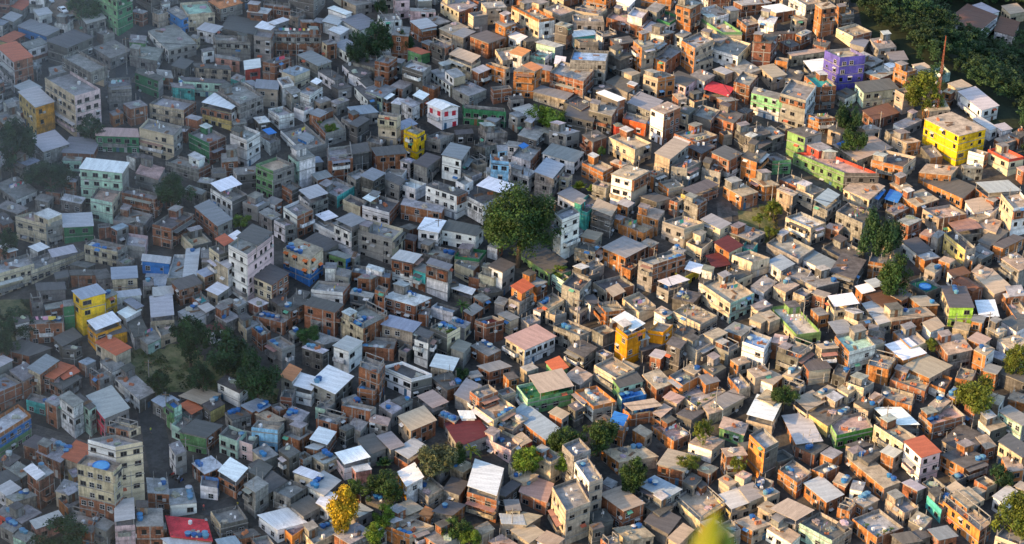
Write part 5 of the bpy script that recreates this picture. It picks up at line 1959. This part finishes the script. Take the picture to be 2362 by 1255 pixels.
for H in HOUSES:
    if 'po' in H['flags']:
        p=on_roof(H,.5,.45); zf=H['floor']; o=empty('paddling_pool',(p.x,p.y,zf))
        r=1.9 if 'pool' in (H['name'] or '') and 'green' not in H['name'] else 1.6
        mb=MB(); mb.lathe([(r,0),(r+.06,.3),(r,.62),(r-.1,.6),(r-.1,.3)],24,cap=False); obj('pool_wall',mb.mesh('pool_wall',['plastic']),o,color=(.04,.22,.6))
        mb=MB(); mb.lathe([(r-.1,.4),(r-.1,.46)],24); obj('pool_water',mb.mesh('pool_water',['plastic']),o,color=(.10,.36,.66))
        tag(o,f"round blue paddling pool on the {H['name']}",'paddling pool')
# blue tarpaulins
def tarp(px,py,w,h,col,words):
    pass

# the painted emblem on the white tower wall
for H in HOUSES:
    if H['name']=='white tower with emblem':
        a,b=[Vector((p.x-H['org'].x,p.y-H['org'].y)) for p in (H['P'][3],H['P'][0])]
        for k,(tt,dz,w,hh,c) in enumerate(((.30,3.1,1.3,.35,(.03,.03,.03)),(.52,2.5,.75,.9,(.30,.02,.02)),(.60,1.9,.9,.5,(.05,.03,.03)))):
            mb=MB(); n=9; r=random.Random(k); pts=[(math.cos(6.283*q/n)*w*.5*r.uniform(.6,1.1),math.sin(6.283*q/n)*hh*.5*r.uniform(.6,1.1)) for q in range(n)]
            mb.face([(x,-.02,z) for x,z in pts]); obj('painted_emblem',mb.mesh('painted_emblem',['tint']),H['root'],mw=face_frame(a,b,tt,H['z']-H['zg']-1.-dz*.5),color=c)

# ------------------------------------------------------------------ trees
TINT=dict(olive=(.036,.072,.018),dark=(.022,.055,.020),green=(.045,.105,.028),bright=(.10,.17,.022),gold=(.10,.13,.018),greygreen=(.085,.10,.05),yellow=(.36,.27,.02))
def crown_mesh(seed,kind='broad',clumps=95,per=62,ls=1.):
    r=random.Random(seed); v=[];f=[];c=[]
    cs=[]
    lobes=[(Vector((0,0,0)),.62)]
    for k in range(9):
        d=Vector((r.gauss(0,1),r.gauss(0,1),r.gauss(.15,.7))).normalized(); lobes.append((d*r.uniform(.42,.62),r.uniform(.30,.46)))
    for k in range(clumps):
        c0,lr=lobes[r.randrange(len(lobes))]; d=Vector((r.gauss(0,1),r.gauss(0,1),r.gauss(.1,1))).normalized()
        p=c0+d*lr*(.55+.45*r.random())
        if kind=='cone':
            t=(p.z+1)/2; k2=1.05-.75*t; p.x*=k2; p.y*=k2
        if kind=='thin' and r.random()<.45: continue
        if p.z<-.7: p.z*=.75
        cs.append((p,(r.uniform(.13,.23) if kind!='thin' else r.uniform(.12,.2))))
    for p,rad in cs:
        shade=r.uniform(.42,1.5); hue=r.uniform(-.14,.14)
        for k in range(per):
            d=Vector((r.gauss(0,1),r.gauss(0,1),r.gauss(0,1))).normalized(); q=p+d*rad*(r.random()**.4)
            n=(d+Vector((r.gauss(0,.6),r.gauss(0,.6),r.gauss(.4,.6)))).normalized(); a=n.orthogonal().normalized(); b=n.cross(a)
            t=r.uniform(0,6.28); a,b=a*math.cos(t)+b*math.sin(t),b*math.cos(t)-a*math.sin(t); s=r.uniform(.032,.060)*ls
            i=len(v); v += [tuple(q-a*s),tuple(q+b*s*.55),tuple(q+a*s),tuple(q-b*s*.55)]; f.append((i,i+1,i+2,i+3))
            w=shade*r.uniform(.75,1.25); c += [(w*(1+hue),w,w*(1-hue),1)]*4
    me=bpy.data.meshes.new('crown'); me.from_pydata(v,[],f); me.materials.append(MT['leaf'])
    ca=me.attributes.new('Col','FLOAT_COLOR','CORNER'); ca.data.foreach_set('color',np.array(c,dtype=np.float32).ravel()); return me
CROWN={'broad':[crown_mesh(s) for s in (1,2,3,4)],'big':[crown_mesh(12,'broad',210,85,.62)],'cone':[crown_mesh(s,'cone') for s in (6,7)],'thin':[crown_mesh(s,'thin') for s in (8,9)]}
def trunk_mesh(h,r,seed):
    q=random.Random(seed); mb=MB(); top=h
    mb.tube((0,0,-.6),(q.uniform(-.1,.1),0,h*.55),r,r*.72,8); mb.tube((0,0,h*.55),(q.uniform(-.3,.3),q.uniform(-.3,.3),h*1.15),r*.72,r*.3,7)
    for k in range(5):
        a=k*1.256+q.uniform(-.4,.4); z=h*q.uniform(.5,.85); l=h*q.uniform(.35,.6)
        mb.tube((0,0,z),(math.cos(a)*l,math.sin(a)*l,z+l*.8),r*.4,r*.12,5)
    return mb.mesh('trunk',['bark'])
def palm_mesh(seed,nf,L,droop,width,up):
    r=random.Random(seed); v=[];f=[];c=[]
    for k in range(nf):
        a=k*2.399+r.uniform(-.2,.2); el=r.uniform(*up); l=L*r.uniform(.8,1.1); pts=[]
        for t in range(8):
            u=t/7; x=l*u*math.cos(el)*(1-.15*u); z=l*u*math.sin(el)-droop*l*u*u
            pts.append(Vector((x*math.cos(a),x*math.sin(a),z)))
        side=Vector((-math.sin(a),math.cos(a),0)); sh=r.uniform(.6,1.3)
        for t in range(7):
            w0=width*math.sin(math.pi*(.12+.85*t/7)); w1=width*math.sin(math.pi*(.12+.85*(t+1)/7))
            for sg in (-1,1):
                i=len(v); dz=Vector((0,0,-.35*w0)); v += [tuple(pts[t]),tuple(pts[t+1]),tuple(pts[t+1]+side*sg*w1+dz),tuple(pts[t]+side*sg*w0*.75+dz)]
                f.append((i,i+1,i+2,i+3)); c += [(sh,sh,sh,1)]*4
    me=bpy.data.meshes.new('fronds'); me.from_pydata(v,[],f); me.materials.append(MT['leaf'])
    ca=me.attributes.new('Col','FLOAT_COLOR','CORNER'); ca.data.foreach_set('color',np.array(c,dtype=np.float32).ravel()); return me
PALM=palm_mesh(3,22,1.,.55,.10,(.1,1.1)); BANANA=palm_mesh(5,12,1.,.45,.17,(.6,1.35))
items=[]
for i,(x,y,w,h,kind,tint,words) in enumerate(TREES):
    by=y+h*.5+ (14 if kind in('broad','cone','thin') else 0)
    if kind=='palm': by=y+h*.95
    if kind=='banana': by=y+h*.5
    b=hit(x,min(by,1330)); d=proj(b)[2]; s=d/F_PX; Wm=w*s; Hm=h*s
    top=on_z(x,y,0); r=ray(x,y); t=(b.x*r.x+b.y*r.y)/(r.x**2+r.y**2); cc=CAM+r*t
    hc=cc.z-b.z; col=TINT[tint]; col=jit(col,.08)
    if kind=='palm':
        root=empty('palm_tree',b); mb=MB(); pv=Vector((0,0,-.5))
        for k in range(5): q=Vector((.12*math.sin(k),.1*k*.3,(hc+.6)*(k+1)/5-.5)); mb.tube(pv,q,.2-.02*k,.18-.02*k,7); pv=q
        obj('trunk',mb.mesh('trunk',['bark']),root); obj('crown',PALM,root,mw=Matrix.Translation(pv)@Matrix.Diagonal((Wm*.62,Wm*.62,Wm*.62,1)),color=col)
    elif kind=='banana':
        root=empty('banana_plant',b); mb=MB()
        for k in range(3): mb.tube((.3*k-.3,.2*k,-.3),(.35*k-.35,.2*k,Hm*.35),.16,.1,6)
        obj('stem',mb.mesh('stem',['bark']),root); 
        for k in range(3): obj('crown',BANANA,root,mw=Matrix.Translation((.35*k-.35,.2*k,Hm*.3))@Matrix.Rotation(k*1.3,4,'Z')@Matrix.Diagonal((Wm*.55,Wm*.55,Hm*.75,1)),color=jit(col,.2))
    else:
        root=empty('tree',b); rx=Wm*.64; rz=Hm*.68; hc=max(hc,rz*.8)
        obj('trunk',trunk_mesh(hc*.92,max(.12,rx*.06),i),root)
        obj('crown',(CROWN['big'][0] if w>150 else CROWN[kind][i%len(CROWN[kind])]),root,mw=Matrix.Translation((0,0,hc))@Matrix.Rotation(i*1.7,4,'Z')@Matrix.Diagonal((rx,rx,rz,1)),color=col)
    n,sct,dd=place_of(x,y)
    k='plant' if kind=='banana' else 'tree'
    def setter(o,root=root,words=words,n=n,sct=sct,k=k):
        ws=' '.join(x for x in [o,words,sct,'the',n] if x)
        tag(root,' '.join(ws.split()[:16]),k,'trees among the houses')
    items.append((words,n,sct,dd,setter))
ordinals(items)
# far wood beyond the houses: one mass
fv=[];ff=[];fc=[]
r=random.Random(77); base=[np.array([v.co for v in m.vertices]) for m in [crown_mesh(q,'broad',34,26,1.5) for q in (31,32,33)]]
bcol=[]
nf=[len(b)//4 for b in base]; V_=[];C_=[]; spots=[]
def forest_ok(p):
    s=(p.x-_f1.x)*_fn.x+(p.y-_f1.y)*_fn.y
    return s>-6
for k in range(6000):
    px,py=r.uniform(1880,2440),r.uniform(-110,380)
    p=hit(px,py)
    if not forest_ok(p): continue
    if any((p.x-q[0])**2+(p.y-q[1])**2<(3.7)**2 for q in spots): continue
    if any((p.xy-c).length<rad*.62+2.2 for P,c,rad in FOOT if (p.xy-c).length<40): continue
    spots.append((p.x,p.y)); R=r.uniform(3.4,6.0); b=base[k%3].copy(); t=r.uniform(0,6.28)
    x=b[:,0]*math.cos(t)-b[:,1]*math.sin(t); y=b[:,0]*math.sin(t)+b[:,1]*math.cos(t)
    V_.append(np.stack([x*R+p.x,y*R+p.y,b[:,2]*R*.8+p.z+R*1.0],1))
    sh=r.uniform(.55,1.5); n4=len(b)//4; cl=np.ones((n4,4)); rr=np.random.RandomState(k); cl[:,:3]=(sh*rr.uniform(.6,1.3,(n4,1)))*np.array([1+r.uniform(-.2,.3),1,1])
    C_.append(np.repeat(cl,4,0))
V_=np.concatenate(V_); C_=np.concatenate(C_); F_=np.arange(len(V_)).reshape(-1,4)
me=bpy.data.meshes.new('forest'); me.from_pydata(V_.tolist(),[],F_.tolist()); me.materials.append(MT['leaf'])
ca=me.attributes.new('Col','FLOAT_COLOR','CORNER'); ca.data.foreach_set('color',C_.astype(np.float32).ravel())
fo=obj('forest',me,color=(.030,.060,.022)); fo['kind']='stuff'; fo['label']='dark dense wood filling the valley beyond the houses'
# low growth on the banks
def growth(name,pg,n,col,seed,hmax):
    r=random.Random(seed); xs_=[p[0] for p in pg]; ys_=[p[1] for p in pg]; V_=[];C_=[]
    base=np.array([v.co for v in crown_mesh(40+seed,'broad',14,20,2).vertices]); k=0
    while k<n:
        x,y=r.uniform(min(xs_),max(xs_)),r.uniform(min(ys_),max(ys_))
        k+=1
        if not in_poly(x,y,pg) or math.sin(x*.55)+math.sin(y*.47+x*.2)<-.1: continue
        R=r.uniform(.5,hmax); b=base*np.array([R,R,R*.7]); V_.append(b+np.array([x,y,gz(x,y)+R*.35]))
        s=r.uniform(.5,1.4); C_.append(np.tile([s*r.uniform(.9,1.3),s,s,1],(len(b),1)))
    V_=np.concatenate(V_); C_=np.concatenate(C_)
    me=bpy.data.meshes.new(name); me.from_pydata(V_.tolist(),[],np.arange(len(V_)).reshape(-1,4).tolist()); me.materials.append(MT['leaf'])
    ca=me.attributes.new('Col','FLOAT_COLOR','CORNER'); ca.data.foreach_set('color',C_.astype(np.float32).ravel())
    o=obj(name,me,color=col); o['kind']='stuff'; return o
growth('undergrowth',bank_polys[0],420,(.045,.085,.025),1,1.5)
growth('undergrowth',bank_polys[2],200,(.13,.13,.03),2,1.3)
growth('undergrowth',bank_polys[6],260,(.025,.05,.02),3,1.8)
PLANT=crown_mesh(51,'broad',16,30,1.8)
for H in HOUSES:
    if 'pl' not in H['flags']: continue
    for k in range(4):
        p=on_roof(H,.05+.3*k if k<3 else .05,.03 if k<3 else .6); zf=H['floor']
        o=empty('potted_plant',(p.x,p.y,zf)); mb=MB(); mb.lathe([(.22,0),(.3,.4)],10); obj('pot',mb.mesh('pot',['wood']),o); R=trnd.uniform(.6,1.1)
        obj('foliage',PLANT,o,mw=Matrix.Translation((0,0,.4+R*.6))@Matrix.Diagonal((R,R,R,1)),color=(.09,.16,.02))
        s=H['short'] if H['short'].startswith('the') else 'the '+H['short']
        tag(o,fit(f"leafy potted plant on {s}"),'plant',f"potted plants on {s}")

# ------------------------------------------------------------------ poles and cables
def utility_pole(px,py,h,words):
    b=hit(px,py); o=empty('utility_pole',b,trnd.uniform(-.6,.6)); mb=MB(); mb.tube((0,0,-.5),(0,0,h),.17,.11,8); obj('pole',mb.mesh('pole',['concrete']),o)
    mb=MB(); mb.box(-.9,.9,-.06,.06,h-.7,h-.58); obj('crossarm',mb.mesh('crossarm',['wood']),o)
    return o,Vector((b.x,b.y,b.z+h-.6))
POLES=[(684,155,11,1),(293,172,12,0),(1611,165,9,2),(1740,345,9,3),(1693,410,8,3),(1926,330,9,4),(2025,330,10,4),(1790,450,10,5),(1776,500,10,5),(1648,975,10,6),(1408,1005,9,7),(1180,1240,8,8),(800,1255,10,9),(1505,640,9,10),(1010,565,8,11),(720,640,8,12),(2040,1010,9,13),(2170,560,9,14),(2273,800,10,15),(430,1085,9,16),(385,980,9,16),(345,905,9,16),(1330,760,9,17),(1580,780,9,18),(1850,760,9,19)]
tops=[]; items=[]
for px,py,h,g in POLES:
    o,tp=utility_pole(px,py,h,''); tops.append((tp,g,px,py)); n,sct,dd=place_of(px,py)
    def setter(od,o=o,n=n,sct=sct): tag(o,' '.join(x for x in [od,'grey concrete utility pole with crossarm',sct,'the',n] if x),'utility pole','utility poles among the houses')
    items.append(('pole',n,sct,dd,setter))
ordinals(items); items=[]
for i,(tp,g,px,py) in enumerate(tops):
    near=sorted(tops,key=lambda t:(t[0]-tp).length)[1:2]
    for q,_,qx,qy in near:
        if (q-tp).length>60: q=tp+Vector((trnd.uniform(-18,18),trnd.uniform(-12,12),-4))
        mb=MB(); 
        for w in range(2):
            pv=None
            for k in range(9):
                u=k/8; p=tp.lerp(q,u)+Vector((.3*w,0,-.045*(q-tp).length*4*u*(1-u)-.2*w))
                if pv is not None: mb.tube(pv,p,.04,n=4)
                pv=p
        o=obj('overhead_cable',mb.mesh('overhead_cable',['dark'])); n,sct,dd=place_of(px,py)
        def setter(od,o=o,n=n,sct=sct): tag(o,' '.join(x for x in [od,'slack black cable from the pole',sct,'the',n] if x),'cable','cables between the poles')
        items.append(('cable',n,sct,dd,setter))
ordinals(items)
# the lattice mast behind the yellow block
b=hit(1762+1180/2.988,835/2.988); o=empty('radio_mast',b); H_=27.; mb=MB()
k0=[Vector((math.cos(a),math.sin(a),0))*.75 for a in (.5,2.6,4.7)]; k1=[v*.12+Vector((0,0,H_)) for v in k0]
for p,q in zip(k0,k1): mb.tube(p,q,.07,.045,5)
mast=obj('mast_legs',mb.mesh('mast_legs',['tint']),o,color=(.26,.07,.04)); mb=MB()
for s in range(16):
    for i in range(3):
        a=k0[i].lerp(k1[i],s/16); c=k0[(i+1)%3].lerp(k1[(i+1)%3],(s+1)/16); mb.tube(a,c,.03,n=4); mb.tube(k0[i].lerp(k1[i],s/16),k0[(i+1)%3].lerp(k1[(i+1)%3],s/16),.03,n=4)
obj('bracing',mb.mesh('bracing',['tint']),o,color=(.28,.13,.08))
for z,a in ((9,1.),(12,2.4),(15,4.)):
    mb=MB(); mb.lathe([(.05,0),(.55,.12),(.6,.3),(.2,.42)],12); obj('drum_antenna',mb.mesh('drum_antenna',['frame']),o,mw=Matrix.Translation((math.cos(a)*.9,math.sin(a)*.9,z))@Matrix.Rotation(a,4,'Z')@Matrix.Rotation(1.57,4,'Y'))
tag(o,'slender red lattice radio mast rising behind the big yellow block','radio mast')

# ------------------------------------------------------------------ cars on the upper road
def car_mesh(van):
    mb=MB(); L,W=4.3,1.75
    if van: prof=[(-2.2,.35),(-2.2,1.75),(-1.9,1.95),(1.2,1.95),(1.75,1.15),(2.2,1.0),(2.2,.35)]
    else: prof=[(-2.1,.35),(-2.12,.9),(-1.7,1.0),(-1.2,1.45),(.35,1.45),(.95,.98),(1.95,.85),(2.1,.7),(2.1,.35)]
    n=len(prof); i=len(mb.v); mb.v+=[(x,-W/2,z) for x,z in prof]+[(x,W/2,z) for x,z in prof]
    def add(q): mb.f.append(q); mb.m.append(0); mb.c.append((1,1,1)); mb.uv.append([(0,0)]*len(q))
    add(tuple(range(n))); add(tuple(range(2*n-1,n-1,-1)))
    for k in range(n): j=(k+1)%n; add((k,n+k,n+j,j))
    return mb.mesh('body',['plastic'])
WH=MB(); WH.tube((0,-.1,0),(0,.1,0),.33,n=14); WHEEL=WH.mesh('wheel',['dark'])
def car(px,py,rz,col,van,words):
    b=hit(px,py); b.z=gz(b.x,b.y)+.1; o=empty('parked_car',b,rz); obj('body',car_mesh(van),o,color=col)
    for x in (-1.35,1.35):
        for y in (-.82,.82): obj('wheel',WHEEL,o,loc=(x,y,.33))
    z=1.2
    for y in (-.885,.885):
        mb=MB(); mb.box(-1.7 if van else -1.0,1.1 if van else .35,y-.01,y+.01,(1.2 if van else 1.0),(1.7 if van else 1.35)); obj('side_window',mb.mesh('side_window',['glass']),o)
    mb=MB(); mb.prism([(1.3 if van else .45,-.7),(1.68 if van else .92,-.7),(1.68 if van else .92,.7),(1.3 if van else .45,.7)],[1.80 if van else 1.38,1.27 if van else 1.02]*1+[1.27 if van else 1.02,1.80 if van else 1.38],[1.84 if van else 1.42,1.31 if van else 1.06]+[1.31 if van else 1.06,1.84 if van else 1.42]); obj('windscreen',mb.mesh('windscreen',['glass']),o)
    tag(o,words,'car','cars on the upper road')
car(113,5,-.9,(.55,.57,.6),False,'silver car farthest up the upper road')
car(145,28,-.9,(.8,.8,.8),False,'white car heading down the upper road')
car(166,47,-.9,(.03,.035,.04),False,'black car behind the white car on the upper road')
car(211,66,.15,(.8,.8,.8),True,'white van parked at the end of the upper road, outer one')
car(224,58,.15,(.75,.76,.78),True,'white van parked against the lot edge, inner one')

# ------------------------------------------------------------------ people in the lower street
def person(px,py,rz,shirt,trouser,words,stride=.22):
    b=hit(px,py); b.z=gz(b.x,b.y)+.13; root=empty('person',b,rz)
    J=[(0,0,.95),(0,.0,1.18),(0,0,1.40),(0,.01,1.52),(0,.03,1.66),(0,.02,1.74),
       (-.1,0,.9),(-.11,stride*.6,.5),(-.11,stride*.7-.12,.08),(-.11,stride*.7+.08,.04),
       (.1,0,.9),(.11,-stride*.3,.5),(.11,-stride*1.2,.1),(.11,-stride*1.2+.18,.04),
       (-.19,0,1.40),(-.24,-.06,1.12),(-.24,.06,.88),(.19,0,1.40),(.24,.08,1.12),(.23,.2,.92)]
    E=[(0,1),(1,2),(2,3),(3,4),(4,5),(0,6),(6,7),(7,8),(8,9),(0,10),(10,11),(11,12),(12,13),(2,14),(14,15),(15,16),(2,17),(17,18),(18,19)]
    Rr=[.14,.13,.15,.055,.10,.085,.095,.065,.045,.04,.095,.065,.045,.04,.065,.045,.035,.065,.045,.035]
    me=bpy.data.meshes.new('body'); me.from_pydata(J,E,[]); o=obj('body',me,root)
    md=o.modifiers.new('s','SKIN'); md.use_smooth_shade=True
    for k,vv in enumerate(me.skin_vertices[0].data): vv.radius=(Rr[k],Rr[k]*.8); vv.use_root=(k==0)
    o.modifiers.new('u','SUBSURF').levels=1
    me.materials.append(MT['tint']); o.color=(.30,.16,.10,1)
    mb=MB(); mb.lathe([(.17,.93),(.19,1.15),(.21,1.36),(.10,1.5)],12,cap=False); obj('shirt',mb.mesh('shirt',['cloth']),root,color=shirt)
    for s,sy in ((-.1,stride*.4),(.1,-stride*.5)):
        mb=MB(); mb.tube((s*.9,0,.97),(s*1.1,sy,.5),.115,.085,10); mb.tube((s*1.1,sy,.5),(s*1.1,sy*1.6,.14),.085,.07,10); obj('trouser_leg',mb.mesh('trouser_leg',['cloth']),root,color=trouser)
    mb=MB(); mb.lathe([(.115,1.66),(.118,1.74),(.08,1.83),(.01,1.85)],12,(0,.0)); obj('hair',mb.mesh('hair',['dark']),root)
    tag(root,words,'person','people in the lower street')
person(348,1000,.3,(.35,.5,.05),(.05,.06,.1),'person in a lime shirt walking up the empty street')
person(410,1150,2.,(.6,.6,.6),(.05,.06,.1),'person in a white shirt on the lower street')
person(470,1178,1.2,(.5,.06,.06),(.1,.1,.1),'person in a red shirt on the lower street')
person(548,1172,4.,(.55,.5,.03),(.1,.1,.15),'person in a yellow shirt on the lower street')
person(425,1155,.6,(.06,.1,.3),(.2,.2,.2),'person in a dark blue shirt on the lower street')
def motorbike(px,py,rz,col,words):
    b=hit(px,py); b.z=gz(b.x,b.y)+.14; o=empty('motorbike',b,rz)
    for x in (-.62,.62):
        mb=MB(); mb.tube((x,-.05,.3),(x,.05,.3),.3,n=14); obj('wheel',mb.mesh('wheel',['dark']),o)
    mb=MB(); mb.prism([(-.35,-.12),(.3,-.12),(.3,.12),(-.35,.12)],[.3]*4,[.62,.8,.8,.62]); mb.tube((.62,0,.3),(.42,0,.95),.04,n=6); mb.tube((-.62,0,.3),(-.1,0,.5),.04,n=6); obj('frame',mb.mesh('frame',['plastic']),o,color=col)
    mb=MB(); mb.prism([(-.75,-.13),(.05,-.11),(.05,.11),(-.75,.13)],[.66,.68,.68,.66],[.78,.76,.76,.78]); obj('seat',mb.mesh('seat',['dark']),o)
    mb=MB(); mb.tube((.42,-.33,.98),(.42,.33,.98),.025,n=6); obj('handlebar',mb.mesh('handlebar',['metal']),o)
    tag(o,words,'motorbike','motorbikes parked in the lower street')
for k,(x,y,c,w) in enumerate([(398,1098,(.5,.05,.04),'red motorbike'),(404,1103,(.05,.05,.06),'black motorbike'),(411,1108,(.5,.5,.52),'silver motorbike'),(418,1113,(.04,.12,.4),'blue motorbike')]):
    motorbike(x,y,.6+.1*k,c,w+' parked in the row along the lower street')

# ------------------------------------------------------------------ the out-of-focus sprig by the camera
def sprig():
    base=CAM+cF*9.0; sc=9.0/F_PX
    P=lambda px,py,d=0: CAM+(cF+cR*((px-W_PX/2)/F_PX)+cU*((H_PX/2-py)/F_PX))*(9.0+d)
    b=P(1600,1640); o=empty('foliage_sprig',b); iv=b
    mb=MB(); pts=[b,P(1612,1480),P(1625,1330),P(1632,1255)]
    for a,c in zip(pts,pts[1:]): mb.tube(a-iv,c-iv,.006,.005,6)
    obj('stem',mb.mesh('stem',['bark']),o)
    def leaf(a,c,w,col,tw):
        mb=MB(); a=Vector(a); c=Vector(c); ax=(c-a); side=ax.cross(cF).normalized(); n=10; 
        prev=None
        for k in range(n+1):
            u=k/n; ww=w*math.sin(math.pi*min(1,.06+u*.93))**.8; ctr=a.lerp(c,u)-cF*(.05*math.sin(u*3))+side*tw*math.sin(u*3.1)
            row=(ctr-side*ww+cF*.02,ctr,ctr+side*ww+cF*.02)
            if prev: 
                mb.face([prev[0]-iv,prev[1]-iv,row[1]-iv,row[0]-iv],0,(1,1,1)); mb.face([prev[1]-iv,prev[2]-iv,row[2]-iv,row[1]-iv],0,(.35,.4,.3))
            prev=row
        obj('leaf',mb.mesh('leaf',['leaf']),o,color=col)
    leaf(P(1606,1345),P(1656,1176),.047,(.46,.40,.01),.012)
    leaf(P(1660,1340),P(1672,1205,.08),.038,(.18,.23,.015),-.012)
    leaf(P(1615,1380),P(1600,1222,.12),.030,(.12,.15,.015),.006)
    leaf(P(1560,1300),P(1190,1262,.1),.026,(.16,.09,.03),.0)
    tag(o,'blurred yellow-green leaf sprig close to the viewer at the lower edge','plant')
sprig()
scene.cycles.use_denoising=True
